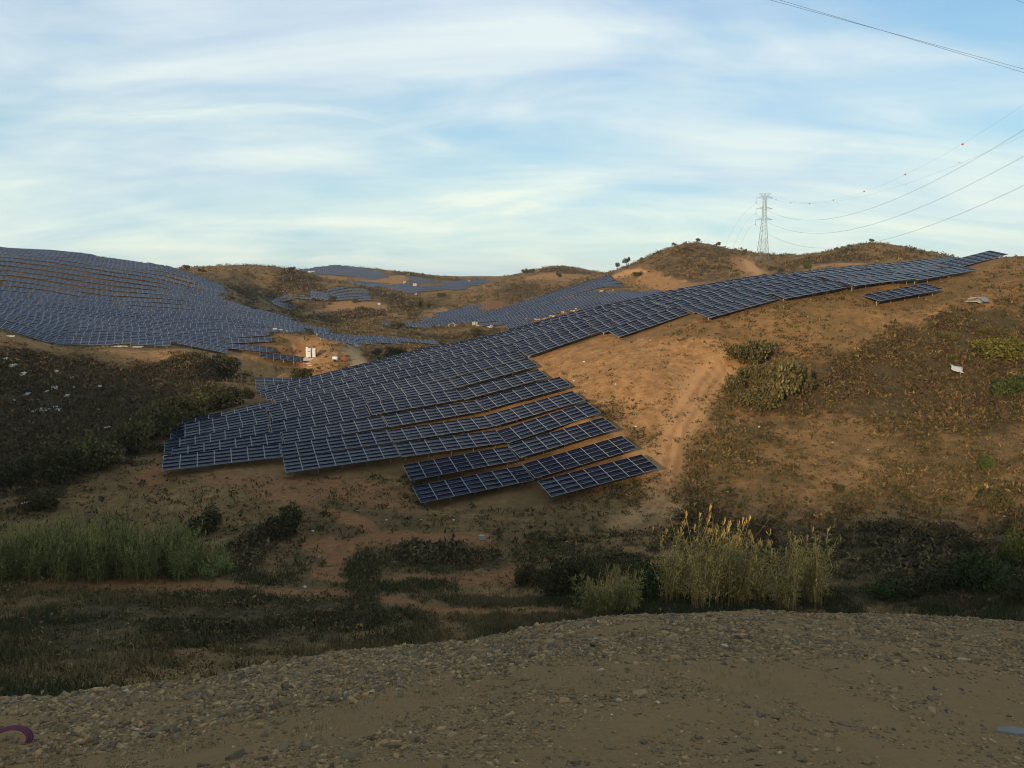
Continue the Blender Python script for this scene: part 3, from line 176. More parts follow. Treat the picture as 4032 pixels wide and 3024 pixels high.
WIRES={'p1':[(165.39,550,51.79),(163.85,536.67,48.86),(162.31,523.33,46.12),(160.76,510,43.57),(159.22,496.67,41.2),(157.68,483.33,39.01),(156.14,470,37.01),(154.6,456.67,35.2),(153.06,443.33,33.58),(151.52,430,32.14),(149.97,416.67,30.89),(148.43,403.33,29.82),(146.89,390,28.94),(145.35,376.67,28.25),(143.81,363.33,27.74),(142.27,350,27.42),(140.73,336.67,27.28),(139.19,323.33,27.33),(137.64,310,27.57),(136.1,296.67,27.99),(134.56,283.33,28.6),(133.02,270,29.4),(131.48,256.67,30.38),(129.94,243.33,31.55),(128.4,230,32.9),(126.85,216.67,34.44),(125.31,203.33,36.17),(123.77,190,38.08),(122.23,176.67,40.18),(120.69,163.33,42.47),(119.15,150,44.94),(117.61,136.67,47.6),(116.07,123.33,50.44),(114.52,110,53.47),(112.98,96.67,56.69),(111.44,83.33,60.09),(109.9,70,63.68),(108.36,56.67,67.45),(106.82,43.33,71.42),(105.28,30,75.56)],'p2':[(165.04,550,44.88),(163.5,536.67,42.03),(161.95,523.33,39.35),(160.41,510,36.86),(158.87,496.67,34.55),(157.33,483.33,32.42),(155.79,470,30.47),(154.25,456.67,28.7),(152.71,443.33,27.11),(151.16,430,25.7),(149.62,416.67,24.47),(148.08,403.33,23.43),(146.54,390,22.56),(145,376.67,21.88),(143.46,363.33,21.38),(141.92,350,21.05),(140.38,336.67,20.91),(138.83,323.33,20.95),(137.29,310,21.17),(135.75,296.67,21.57),(134.21,283.33,22.15),(132.67,270,22.92),(131.13,256.67,23.86),(129.59,243.33,24.98),(128.04,230,26.29),(126.5,216.67,27.78),(124.96,203.33,29.44),(123.42,190,31.29),(121.88,176.67,33.32),(120.34,163.33,35.53),(118.8,150,37.92),(117.26,136.67,40.49),(115.71,123.33,43.24),(114.17,110,46.18),(112.63,96.67,49.29),(111.09,83.33,52.59),(109.55,70,56.06),(108.01,56.67,59.72),(106.47,43.33,63.56),(104.92,30,67.57)],'p3':[(164.51,550,38.12),(162.97,536.67,35.28),(161.43,523.33,32.61),(159.89,510,30.13),(158.35,496.67,27.82),(156.8,483.33,25.69),(155.26,470,23.74),(153.72,456.67,21.97),(152.18,443.33,20.37),(150.64,430,18.95),(149.1,416.67,17.71),(147.56,403.33,16.65),(146.01,390,15.76),(144.47,376.67,15.05),(142.93,363.33,14.52),(141.39,350,14.17),(139.85,336.67,13.99),(138.31,323.33,13.99),(136.77,310,14.17),(135.23,296.67,14.53),(133.68,283.33,15.06),(132.14,270,15.77),(130.6,256.67,16.66),(129.06,243.33,17.73),(127.52,230,18.97),(125.98,216.67,20.39),(124.44,203.33,21.99),(122.89,190,23.77),(121.35,176.67,25.73),(119.81,163.33,27.86),(118.27,150,30.17),(116.73,136.67,32.66),(115.19,123.33,35.32),(113.65,110,38.16),(112.11,96.67,41.18),(110.56,83.33,44.38),(109.02,70,47.76),(107.48,56.67,51.31),(105.94,43.33,55.04),(104.4,30,58.95)],'e1':[(175.03,550,57.67),(173.55,537.18,55.21),(172.07,524.36,52.9),(170.59,511.54,50.77),(169.11,498.72,48.79),(167.62,485.9,46.99),(166.14,473.08,45.35),(164.66,460.26,43.87),(163.18,447.44,42.56),(161.7,434.62,41.42),(160.21,421.79,40.44),(158.73,408.97,39.63),(157.25,396.15,38.98),(155.77,383.33,38.5),(154.29,370.51,38.18),(152.8,357.69,38.03),(151.32,344.87,38.04),(149.84,332.05,38.22),(148.36,319.23,38.56),(146.87,306.41,39.07),(145.39,293.59,39.75),(143.91,280.77,40.59),(142.43,267.95,41.6),(140.95,255.13,42.77),(139.46,242.31,44.11),(137.98,229.49,45.61),(136.5,216.67,47.28),(135.02,203.85,49.11),(133.54,191.03,51.11),(132.05,178.21,53.27),(130.57,165.38,55.6),(129.09,152.56,58.1),(127.61,139.74,60.76),(126.13,126.92,63.59),(124.64,114.1,66.58),(123.16,101.28,69.74),(121.68,88.46,73.06),(120.2,75.64,76.55),(118.72,62.82,80.2),(117.23,50,84.02)],'e2':[(167.67,550,57.67),(166.19,537.18,55.34),(164.7,524.36,53.13),(163.22,511.54,51.03),(161.74,498.72,49.06),(160.26,485.9,47.2),(158.78,473.08,45.45),(157.29,460.26,43.83),(155.81,447.44,42.32),(154.33,434.62,40.93),(152.85,421.79,39.65),(151.37,408.97,38.5),(149.88,396.15,37.46),(148.4,383.33,36.54),(146.92,370.51,35.73),(145.44,357.69,35.05),(143.95,344.87,34.48),(142.47,332.05,34.03),(140.99,319.23,33.69),(139.51,306.41,33.48),(138.03,293.59,33.38),(136.54,280.77,33.4),(135.06,267.95,33.53),(133.58,255.13,33.79),(132.1,242.31,34.16),(130.62,229.49,34.65),(129.13,216.67,35.25),(127.65,203.85,35.97),(126.17,191.03,36.81),(124.69,178.21,37.77),(123.21,165.38,38.85),(121.72,152.56,40.04),(120.24,139.74,41.35),(118.76,126.92,42.78),(117.28,114.1,44.32),(115.8,101.28,45.99),(114.31,88.46,47.77),(112.83,75.64,49.67),(111.35,62.82,51.68),(109.87,50,53.81)],'l1':[(165.39,550,51.79),(166.4,558.72,51.7),(167.4,567.44,51.43),(168.41,576.15,50.97),(169.42,584.87,50.33),(170.43,593.59,49.51),(171.43,602.31,48.51),(172.44,611.03,47.32),(173.45,619.74,45.95),(174.46,628.46,44.4),(175.47,637.18,42.66),(176.47,645.9,40.75),(177.48,654.62,38.65),(178.49,663.33,36.36),(179.5,672.05,33.9),(180.5,680.77,31.25),(181.51,689.49,28.42),(182.52,698.21,25.41),(183.53,706.92,22.21),(184.54,715.64,18.84),(185.54,724.36,15.28),(186.55,733.08,11.53),(187.56,741.79,7.61),(188.57,750.51,3.5),(189.57,759.23,-0.79),(190.58,767.95,-5.26),(191.59,776.67,-9.92),(192.6,785.38,-14.76),(193.61,794.1,-19.78),(194.61,802.82,-24.98),(195.62,811.54,-30.37),(196.63,820.26,-35.94),(197.64,828.97,-41.69),(198.64,837.69,-47.62),(199.65,846.41,-53.74),(200.66,855.13,-60.04),(201.67,863.85,-66.52),(202.68,872.56,-73.18),(203.68,881.28,-80.03),(204.69,890,-87.06)],'l2':[(165.04,550,44.88),(166.04,558.72,44.71),(167.05,567.44,44.19),(168.06,576.15,43.33),(169.07,584.87,42.12),(170.08,593.59,40.57),(171.08,602.31,38.67),(172.09,611.03,36.43),(173.1,619.74,33.84),(174.11,628.46,30.91),(175.11,637.18,27.63),(176.12,645.9,24),(177.13,654.62,20.04),(178.14,663.33,15.72),(179.15,672.05,11.07),(180.15,680.77,6.06),(181.16,689.49,0.71),(182.17,698.21,-4.98),(183.18,706.92,-11.02),(184.19,715.64,-17.4),(185.19,724.36,-24.13),(186.2,733.08,-31.2),(187.21,741.79,-38.62),(188.22,750.51,-46.38),(189.22,759.23,-54.49),(190.23,767.95,-62.95),(191.24,776.67,-71.75),(192.25,785.38,-80.89),(193.26,794.1,-90.38),(194.26,802.82,-100.21),(195.27,811.54,-110.39),(196.28,820.26,-120.91),(197.29,828.97,-131.78),(198.29,837.69,-143),(199.3,846.41,-154.55),(200.31,855.13,-166.46),(201.32,863.85,-178.71),(202.33,872.56,-191.3),(203.33,881.28,-204.24),(204.34,890,-217.52)],'l3':[(164.51,550,38.12),(165.52,558.72,37.78),(166.53,567.44,36.79),(167.53,576.15,35.12),(168.54,584.87,32.8),(169.55,593.59,29.81),(170.56,602.31,26.15),(171.57,611.03,21.83),(172.57,619.74,16.85),(173.58,628.46,11.2),(174.59,637.18,4.88),(175.6,645.9,-2.09),(176.6,654.62,-9.74),(177.61,663.33,-18.04),(178.62,672.05,-27.01),(179.63,680.77,-36.65),(180.64,689.49,-46.95),(181.64,698.21,-57.92),(182.65,706.92,-69.55),(183.66,715.64,-81.84),(184.67,724.36,-94.8),(185.67,733.08,-108.42),(186.68,741.79,-122.71),(187.69,750.51,-137.66),(188.7,759.23,-153.28),(189.71,767.95,-169.56),(190.71,776.67,-186.5),(191.72,785.38,-204.11),(192.73,794.1,-222.39),(193.74,802.82,-241.33),(194.74,811.54,-260.93),(195.75,820.26,-281.2),(196.76,828.97,-302.13),(197.77,837.69,-323.73),(198.78,846.41,-345.99),(199.78,855.13,-368.92),(200.79,863.85,-392.51),(201.8,872.56,-416.76),(202.81,881.28,-441.68),(203.81,890,-467.27)]}
BALLS=[[(173.2,533.9,52.7),(168.1,490.2,46.5),(162.9,444.9,41.9),(157.6,399,39.2),(152.2,352.1,38.3),(146.7,304.7,39.3),(141.2,257.2,42.4)],[(156,449.4,43.6),(151.3,408.4,38.6),(146.4,365.9,35),(141.6,324.3,33.2),(136.8,283.1,33.1),(132,241.6,34.7)]]
TWIN=[[(13.94,101.5,38.08),(17.3,102.14,37.48),(20.65,102.78,36.89),(24.01,103.42,36.29),(27.36,104.06,35.7),(30.72,104.7,35.1),(34.07,105.33,34.51),(37.43,105.97,33.91),(40.78,106.61,33.32),(44.14,107.25,32.72),(47.49,107.89,32.13),(50.85,108.53,31.53),(54.2,109.17,30.93),(57.56,109.81,30.34),(60.91,110.45,29.74),(64.27,111.09,29.15),(67.62,111.73,28.55),(70.98,112.37,27.96),(74.33,113,27.36),(77.69,113.64,26.77),(81.04,114.28,26.17),(84.4,114.92,25.58),(87.75,115.56,24.98),(91.11,116.2,24.39)],[(15.66,101.5,38.31),(18.91,102.14,37.67),(22.16,102.78,37.03),(25.42,103.42,36.4),(28.67,104.06,35.76),(31.92,104.7,35.12),(35.18,105.33,34.49),(38.43,105.97,33.85),(41.68,106.61,33.21),(44.93,107.25,32.57),(48.19,107.89,31.94),(51.44,108.53,31.3),(54.69,109.17,30.66),(57.95,109.81,30.02),(61.2,110.45,29.39),(64.45,111.09,28.75),(67.7,111.73,28.11),(70.96,112.37,27.47),(74.21,113,26.84),(77.46,113.64,26.2),(80.72,114.28,25.56),(83.97,114.92,24.92),(87.22,115.56,24.29),(90.47,116.2,23.65)],[(69.73,127,44.41),(72.37,128,44.02),(75.01,129,43.64),(77.65,130,43.26),(80.28,131,42.88),(82.92,132,42.49),(85.56,133,42.11),(88.2,134,41.73)]]
STATION=[(-60.6,240.1)]
TRAILER=[(-52.9,238)]
NET=[(-50.6,239)]
BOXES=[(-89.5,300.7),(-89.2,305.3),(-88.7,309.7),(-88.1,313.8),(-87.3,317.4)]
BUNDLES=[(-41.9,461.8,2.36,0.74),(-40.2,461,2.06,0.74),(-35.7,456.1,3.49,1.02),(-34,458.7,3.22,2.05),(-31.7,450.3,2.3,0.86),(-20.9,442.4,2.54,2.26),(-19.6,442.8,2.82,1.98),(-18.4,436.8,3.34,0.98),(-14,439.1,2.52,1.68),(-12.7,433.3,1.93,0.83),(-10.8,434.3,2.77,1.38),(-11.5,429.4,2.19,1.1),(5.7,444.6,2.84,0.99),(7.9,442.7,1.98,1.13),(9.8,440.4,1.4,0.98),(14.2,436.5,5.57,0.7),(18.2,433.9,2.21,0.97),(21.4,436.2,2.5,1.67),(23.3,435.7,2.5,0.97),(28.4,442.2,2.54,1.27),(33,440.3,2.25,1.12),(34.4,439.6,1.68,0.84),(35.9,444.4,1.98,0.99),(35.6,434,2.21,1.11),(36.6,433.3,1.93,1.38),(39.7,440.4,2.53,1.12),(40.4,435.7,2.22,0.83),(41.3,430.5,2.75,0.82),(54.4,485.3,2.79,1.08),(61.6,487.1,1.55,0.62),(65.3,509.2,1.62,0.97),(97.2,455,2.9,0.73)]
WHITES=[(-99.5,743.2,2.37,1.42),(-86.5,713.3,3.18,2.05),(-92.9,558.7,1.78,1.25),(-43.5,786.1,5.01,1),(-80.2,669.4,1.71,1.07),(-206.2,826.7,6.85,1.05)]
PILE=[(74.6,128.1)]
SIGN=[(61.9,110.2)]
EDGE=[(-117.6,186.5,2.97),(-117.2,215.1,5.49),(-103.7,209.9,4.02),(-99.8,211.4,4.04),(-93.8,233.7,4.47),(-60.9,237.1,1.81),(-60.1,235.5,1.95),(-172.3,489.4,4.68),(-167,480.7,5.21),(-137.5,399.3,3.82)]
HOSE=[(-9.16,13.5)]
SLAB=[(9.32,13.8)]
BITS=[(10.8,116.6),(15.2,115.5),(14.5,111),(22.2,127.6),(47.3,127.7),(47.6,118.1),(16.5,104.4),(23.9,97.4),(32.7,106.1),(32.2,102),(39.6,96.6),(42.8,93.9),(52.5,102.3),(51.9,84.5),(30.6,74.1),(46.2,72.5),(-16.7,83.1),(-13.1,80.5),(-9.5,80.9),(-6.1,81.5),(-20,77.4),(-16.9,62.3),(-15.5,43.3),(9.5,120.9),(11.5,126.2)]
CREST=[(-180, 9.5, -6), (-75, 9.5, -6), (-50, 14, -8.5), (-38.1, 24.1, -10.45), (-34.28, 24.2, -10.82), (-31.32, 24.0, -11.1), (-27.56, 23.7, -11.28), (-24.77, 24.2, -11.67), (-22.35, 24.3, -11.79), (-18.36, 24.8, -12.02), (-15.47, 25.4, -12.28), (-10.11, 26.4, -12.55), (-3.76, 27.6, -12.97), (-0.48, 29.0, -13.37), (1.95, 30.5, -13.62), (7.31, 32.3, -14.01), (11.03, 34.1, -14.42), (19.09, 36.0, -14.66), (25.45, 37.7, -14.87), (29.38, 39.0, -15.08), (33.99, 41.0, -15.27), (37.39, 42.8, -15.35), (55, 30, -14), (80, 9.5, -6), (180, 9.5, -6)]

TH = R(19.5)                # the table rows run east-west; the camera looks this far east of north
cT, sT = math.cos(TH), math.sin(TH)
EV = Vector((cT, sT, 0))
NV = Vector((-sT, cT, 0))
OFF = 1.2                   # height of a table's middle above the ground


def XY(e, n):
    return e * cT - n * sT, e * sT + n * cT


# ------------------------------------------------------------------ terrain
CT = np.array(CTRL)


def warp(P):
    r = np.hypot(P[:, 0], P[:, 1])
    s = np.log1p(r / 150.) / np.maximum(r, 1e-6) * 150.
    return P[:, :2] * s[:, None] / 100.


U_ = warp(CT)
d2 = ((U_[:, None] - U_[None]) ** 2).sum(-1)
n_ = len(CT)
A_ = np.zeros((n_ + 3, n_ + 3))
A_[:n_, :n_] = .5 * d2 * np.log(d2 + 1e-12) + 2e-4 * np.eye(n_)
A_[:n_, n_:] = np.c_[np.ones(n_), U_]
A_[n_:, :n_] = A_[:n_, n_:].T
W_ = np.linalg.solve(A_, np.r_[CT[:, 2], 0, 0, 0])


def H0(X, Y):
    X = np.asarray(X, float)
    sh = X.shape
    P = warp(np.c_[X.ravel(), np.asarray(Y, float).ravel()])
    o = np.empty(len(P))
    un = (U_ ** 2).sum(1)
    for i in range(0, len(P), 30000):
        p = P[i:i + 30000]
        q = np.maximum((p ** 2).sum(1)[:, None] + un[None] - 2 * p @ U_.T, 1e-12).astype(np.float32)
        o[i:i + 30000] = (.5 * q * np.log(q)) @ W_[:-3].astype(np.float32) + W_[-3] + p @ W_[-2:]
    return o.reshape(sh)


_rs = np.random.RandomState(11)
_tab = _rs.rand(256, 256)


def vnoise(x, y):
    xi = np.floor(x).astype(int)
    yi = np.floor(y).astype(int)
    fx = x - xi
    fy = y - yi
    fx = fx * fx * (3 - 2 * fx)
    fy = fy * fy * (3 - 2 * fy)
    a = _tab[xi & 255, yi & 255]
    b = _tab[(xi + 1) & 255, yi & 255]
    c = _tab[xi & 255, (yi + 1) & 255]
    d = _tab[(xi + 1) & 255, (yi + 1) & 255]
    return (a * (1 - fx) + b * fx) * (1 - fy) + (c * (1 - fx) + d * fx) * fy


def fbm(x, y, o=4):
    s = 0
    a = .5
    for i in range(o):
        s = s + a * vnoise(x * 2 ** i + 17.3 * i, y * 2 ** i - 9.1 * i)
        a *= .5
    return s / (1 - .5 ** o)


# rubble embankment under the camera: crest bearing (deg), distance, height
BK = np.array(CREST)


def bank(az, r):
    """height of the embankment at bearing az (rad), distance r, and how far inside its crest that is"""
    a = np.degrees(az)
    a = (a + 180) % 360 - 180
    Rc = np.interp(a, BK[:, 0], BK[:, 1])
    zc = np.interp(a, BK[:, 0], BK[:, 2])
    z9 = -6.05
    ins = zc + (z9 - zc) * (Rc - r) / (Rc - 9.0)
    ins = np.minimum(ins, -2.6)
    lip = np.maximum(r - Rc, 0)
    return ins - .12 * np.minimum(lip, 1) - .8 * np.maximum(lip - .5, 0), Rc - r


def height(X, Y, detail=True):
    X = np.asarray(X, float)
    Y = np.asarray(Y, float)
    r = np.hypot(X, Y)
    az = np.arctan2(X, Y)
    z = H0(X, Y)
    if detail:
        f1 = np.clip(1.3 - r / 900, .25, 1)
        z = z + f1 * (fbm(X / 9., Y / 9., 3) - .5) * .75 * np.clip((r - 25) / 40, 0, 1)
        z = z + f1 * (fbm(X / 2.6 + 40, Y / 2.6, 3) - .5) * .26 * np.clip((r - 25) / 40, 0, 1) * np.clip((260 - r) / 120, 0, 1)
        z = z + (fbm(X / 60., Y / 60., 2) - .5) * np.clip((r - 260) / 150, 0, 1) * 1.8
        far = np.clip((r - 900) / 1500, 0, 1)
        z = z + far * (fbm(X / 420. + 3, Y / 420., 4) - .5) * 26
    b, ins = bank(az, r)
    if detail:
        b = b + (fbm(X / 2.2 + 5, Y / 2.2, 4) - .5) * .42 + (fbm(X / .5 + 5, Y / .5, 2) - .5) * .1 + (vnoise(X / 6.5, Y / 6.5) - .5) * .35
    return np.maximum(z, b), b > z


def sheet(az, rr):
    return np.meshgrid(az, rr, indexing='ij')


azs = np.r_[np.arange(-46, 46.001, .12), np.arange(48, 313, 2.5)]
rrs = np.exp(np.arange(math.log(2.0), math.log(7200), .0128))
AZ, RR = np.meshgrid(np.radians(azs), rrs, indexing='ij')
GX, GY = RR * np.sin(AZ), RR * np.cos(AZ)
GZ, GB = height(GX, GY)


def inpoly(x, y, poly):
    c = np.zeros(len(x), bool)
    j = len(poly) - 1
    for i in range(len(poly)):
        xi, yi = poly[i]
        xj, yj = poly[j]
        if yi != yj:
            c ^= ((yi > y) != (yj > y)) & (x < (xj - xi) * (y - yi) / (yj - yi) + xi)
        j = i
    return c


def polyweight(x, y, poly, soft):
    """1 inside a world polygon, fading over `soft` metres across a noisy edge"""
    P = np.array(poly)
    w = np.zeros(len(x))
    m = (x > P[:, 0].min() - 2 * soft) & (x < P[:, 0].max() + 2 * soft) & (y > P[:, 1].min() - 2 * soft) & (y < P[:, 1].max() + 2 * soft)
    if not m.any():
        return w
    xs, ys = x[m], y[m]
    d = np.full(len(xs), 1e9)
    for i in range(len(P)):
        a, b = P[i - 1], P[i]
        ab = b - a
        t = np.clip(((xs - a[0]) * ab[0] + (ys - a[1]) * ab[1]) / max(ab @ ab, 1e-9), 0, 1)
        d = np.minimum(d, np.hypot(xs - a[0] - t * ab[0], ys - a[1] - t * ab[1]))
    d = np.where(inpoly(xs, ys, poly), d, -d)
    d = d + (fbm(xs / soft / 2.5, ys / soft / 2.5, 3) - .5) * soft * 2.2
    w[m] = np.clip(d / soft + .5, 0, 1)
    return w


def zones(x, y):
    o = {k: np.zeros(len(x)) for k in ('bare', 'red', 'scrub', 'road', 'keep', 'track', 'rut')}
    for kind, amt, soft, poly in ZONES:
        o[kind] = np.maximum(o[kind], amt * polyweight(x, y, poly, soft))
    return o


def link(o, parent=None):
    COL.objects.link(o)
    if parent:
        o.parent = parent
    return o


def mesh_np(name, V, F, mats, attrs=None, mat_idx=None, smooth=False):
    """mesh from numpy arrays; F is (n,3) or (n,4)"""
    me = bpy.data.meshes.new(name)
    k = F.shape[1]
    me.vertices.add(len(V))
    me.vertices.foreach_set('co', np.ascontiguousarray(V, dtype=np.float32).ravel())
    me.loops.add(F.size)
    me.loops.foreach_set('vertex_index', np.ascontiguousarray(F, dtype=np.int32).ravel())
    me.polygons.add(len(F))
    me.polygons.foreach_set('loop_start', np.arange(0, F.size, k, dtype=np.int32))
    if mat_idx is not None:
        me.polygons.foreach_set('material_index', np.asarray(mat_idx, dtype=np.int32))
    if smooth:
        me.polygons.foreach_set('use_smooth', np.ones(len(F), bool))
    for m in (mats if isinstance(mats, (list, tuple)) else [mats]):
        me.materials.append(m)
    for an, (dom, arr) in (attrs or {}).items():
        a = me.attributes.new(an, 'FLOAT_COLOR', dom)
        a.data.foreach_set('color', np.ascontiguousarray(arr, dtype=np.float32).ravel())
    me.update()
    me.validate()
    return me


def new_mat(name):
    m = bpy.data.materials.new(name)
    m.use_nodes = True
    t = m.node_tree
    b = t.nodes['Principled BSDF']
    b.inputs['Roughness'].default_value = .9
    b.inputs['Specular IOR Level'].default_value = .15
    return m, t, b


def plain(name, col, rough=.8, metal=0., spec=.3, var=.12, scale=3.):
    m, t, b = new_mat(name)
    tc = t.nodes.new('ShaderNodeTexCoord')
    f = noise_n(t, tc.outputs['Object'], scale, 5)
    c = mix_n(t, f, tuple(c * (1 - var * 1.5) for c in col), tuple(min(1, c * (1 + var)) for c in col))
    t.links.new(c, b.inputs['Base Color'])
    b.inputs['Roughness'].default_value = rough
    b.inputs['Metallic'].default_value = metal
    b.inputs['Specular IOR Level'].default_value = spec
    return m


# ground material -----------------------------------------------------------
def ground_material():
    m, t, b = new_mat('ground_soil')
    tc = t.nodes.new('ShaderNodeTexCoord')
    P = tc.outputs['Object']
    za = N(t, 'ShaderNodeAttribute', attribute_name='zoneA')
    zb = N(t, 'ShaderNodeAttribute', attribute_name='zoneB')
    sa = t.nodes.new('ShaderNodeSeparateColor')
    t.links.new(za.outputs['Color'], sa.inputs[0])
    sb = t.nodes.new('ShaderNodeSeparateColor')
    t.links.new(zb.outputs['Color'], sb.inputs[0])
    big = noise_n(t, P, .045, 5, .6)
    med = noise_n(t, P, .32, 6, .62)
    fine = noise_n(t, P, 2.2, 6, .68)
    soil = mix_n(t, med, (.245, .150, .074), (.395, .250, .126))
    soil = mix_n(t, ramp_n(t, fine, [(.3, 0), (.7, 1)]), soil, mix_n(t, 1.0, soil, (.72, .70, .68), 'MULTIPLY'))
    med2 = noise_n(t, P, .75, 5, .7, .4)
    soil = mix_n(t, 1.0, soil, mix_n(t, ramp_n(t, med2, [(.36, 0), (.64, 1)]), (.66, .62, .60), (1.12, 1.10, 1.06)), 'MULTIPLY')
    grass = mix_n(t, fine, (.060, .046, .025), (.150, .104, .050))
    gfac = ramp_n(t, math_n(t, 'ADD', math_n(t, 'MULTIPLY', big, .55), math_n(t, 'MULTIPLY', med, .45)), [(.38, 0.10), (.58, .95)])
    base = mix_n(t, gfac, soil, grass)
    red = mix_n(t, med, (.205, .100, .048), (.33, .165, .078))
    red = mix_n(t, ramp_n(t, fine, [(.35, 0), (.65, .6)]), red, (.11, .062, .036))
    fb = ramp_n(t, math_n(t, 'ADD', sa.outputs[0], math_n(t, 'MULTIPLY', math_n(t, 'SUBTRACT', med, .5), .9)), [(.32, 0), (.62, 1)])
    base = mix_n(t, fb, base, soil)
    fr = ramp_n(t, math_n(t, 'ADD', sa.outputs[1], math_n(t, 'MULTIPLY', math_n(t, 'SUBTRACT', med, .5), .9)), [(.32, 0), (.62, 1)])
    base = mix_n(t, fr, base, red)
    # wheel-worn tracks: pale packed soil, darker ruts
    tv = sb.outputs[2]
    pale = mix_n(t, fine, (.330, .195, .098), (.460, .290, .150))
    base = mix_n(t, ramp_n(t, tv, [(.2, 0), (.9, .85)]), base, pale)
    base = mix_n(t, ramp_n(t, zb.outputs['Alpha'], [(.1, 0), (.8, .75)]), base, (.175, .095, .048))
    scr = mix_n(t, fine, (.036, .031, .019), (.085, .067, .038))
    fs = ramp_n(t, math_n(t, 'ADD', sa.outputs[2], math_n(t, 'MULTIPLY', math_n(t, 'SUBTRACT', med, .5), 1.1)), [(.30, 0), (.70, 1)])
    base = mix_n(t, fs, base, scr)
    road = mix_n(t, fine, (.20, .15, .095), (.30, .235, .155))
    base = mix_n(t, sb.outputs[1], base, road)
    f2 = noise_n(t, P, 9., 6, .7)
    gr = mix_n(t, f2, (.140, .092, .048), (.290, .192, .102))
    gr = mix_n(t, ramp_n(t, med, [(.42, 0), (.62, .8)]), gr, (.235, .150, .078))
    base = mix_n(t, sb.outputs[0], base, gr)
    base = mix_n(t, 1.0, base, (1.10, 1.0, .86), 'MULTIPLY')
    t.links.new(base, b.inputs['Base Color'])
    bp = t.nodes.new('ShaderNodeBump')
    bp.inputs['Strength'].default_value = .55
    bp.inputs['Distance'].default_value = .35
    hh = math_n(t, 'ADD', math_n(t, 'MULTIPLY', fine, .6), math_n(t, 'MULTIPLY', f2, .25))
    t.links.new(hh, bp.inputs['Height'])
    t.links.new(bp.outputs[0], b.inputs['Normal'])
    b.inputs['Roughness'].default_value = 1.0
    b.inputs['Specular IOR Level'].default_value = 0.05
    return m


M_ground = ground_material()
zz = zones(GX.ravel(), GY.ravel())
gb = GB.ravel().astype(float)
na, nr = GX.shape
idx = np.arange(na * nr).reshape(na, nr)
i2 = np.roll(idx, -1, axis=0)
F = np.stack([idx[:, :-1], idx[:, 1:], i2[:, 1:], i2[:, :-1]], -1).reshape(-1, 4)[:, ::-1]
V = np.c_[GX.ravel(), GY.ravel(), GZ.ravel()]
one = np.ones(len(V))
me = mesh_np('ground', V, F, M_ground, {
    'zoneA': ('POINT', np.c_[zz['bare'], zz['red'], zz['scrub'] * (1 - .8 * zz['bare']), one]),
    'zoneB': ('POINT', np.c_[gb, zz['road'], zz['track'], zz['rut']])}, smooth=True)
ground = link(bpy.data.objects.new('ground', me))
ground['kind'] = 'structure'
ground['label'] = 'rolling ochre hillsides and valley floor with dirt tracks'


def gz(x, y):
    z, _ = height(np.array([x]), np.array([y]))
    return float(z[0])


# ------------------------------------------------------------------ solar tables
def panel_material():
    m, t, b = new_mat('solar_cells')
    oi = t.nodes.new('ShaderNodeObjectInfo')
    c = mix_n(t, oi.outputs['Random'], (.0036, .0058, .0165), (.0055, .0085, .0225))
    t.links.new(c, b.inputs['Base Color'])
    b.inputs['Roughness'].default_value = .12
    b.inputs['Specular IOR Level'].default_value = .03
    return m


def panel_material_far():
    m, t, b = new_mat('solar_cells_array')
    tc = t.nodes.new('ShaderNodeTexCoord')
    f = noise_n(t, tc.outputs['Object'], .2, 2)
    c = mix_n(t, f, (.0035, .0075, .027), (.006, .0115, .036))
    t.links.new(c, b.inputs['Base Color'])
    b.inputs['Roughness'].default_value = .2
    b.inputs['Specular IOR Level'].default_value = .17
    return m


M_cell = panel_material()
M_cellf = panel_material_far()
M_frame = plain('aluminium_frame', (.30, .31, .32), .55, .1, .3, .06)
M_back = plain('panel_backsheet', (.2, .21, .22), .7)
M_steel = plain('galvanised_steel', (.38, .39, .39), .5, .5, .5, .1)

PW, PH, GAP = 1.955, .992, .018
LT = 7 * (PW + GAP) - GAP
WT = 4 * (PH + GAP) - GAP


def box_vf(x0, y0, z0, x1, y1, z1):
    v = [(x0, y0, z0), (x1, y0, z0), (x1, y1, z0), (x0, y1, z0), (x0, y0, z1), (x1, y0, z1), (x1, y1, z1), (x0, y1, z1)]
    f = [(3, 2, 1, 0), (4, 5, 6, 7), (0, 1, 5, 4), (1, 2, 6, 5), (2, 3, 7, 6), (3, 0, 4, 7)]
    return v, f


def module_vf(fx=.036, fy=.009):
    """one solar module lying in its plane: raised aluminium rim, recessed glass, backsheet"""
    a, b_ = PW / 2, PH / 2
    v = [(-a, -b_, -.035), (a, -b_, -.035), (a, b_, -.035), (-a, b_, -.035), (-a, -b_, 0), (a, -b_, 0), (a, b_, 0), (-a, b_, 0)]
    c, d = a - fx, b_ - fy
    v += [(-c, -d, 0), (c, -d, 0), (c, d, 0), (-c, d, 0), (-c, -d, -.004), (c, -d, -.004), (c, d, -.004), (-c, d, -.004)]
    f = [(3, 2, 1, 0)]
    mi = [2]
    for i in range(4):
        j = (i + 1) % 4
        f += [(i, j, 4 + j, 4 + i), (4 + i, 4 + j, 8 + j, 8 + i), (8 + i, 8 + j, 12 + j, 12 + i)]
        mi += [1, 1, 1]
    f.append((12, 13, 14, 15))
    mi.append(0)
    return np.array(v), np.array(f), np.array(mi)


mv, mf, mmi = module_vf()
me_module = mesh_np('solar_module', mv, mf, [M_cell, M_frame, M_back], mat_idx=mmi)
MODC = [((i - 3) * (PW + GAP), (1.5 - j) * (PH + GAP)) for j in range(4) for i in range(7)]


def merge(parts):
    V, F, o = [], [], 0
    for v, f in parts:
        V.append(np.asarray(v, float))
        F.append(np.asarray(f) + o)
        o += len(v)
    return np.concatenate(V), np.concatenate(F)


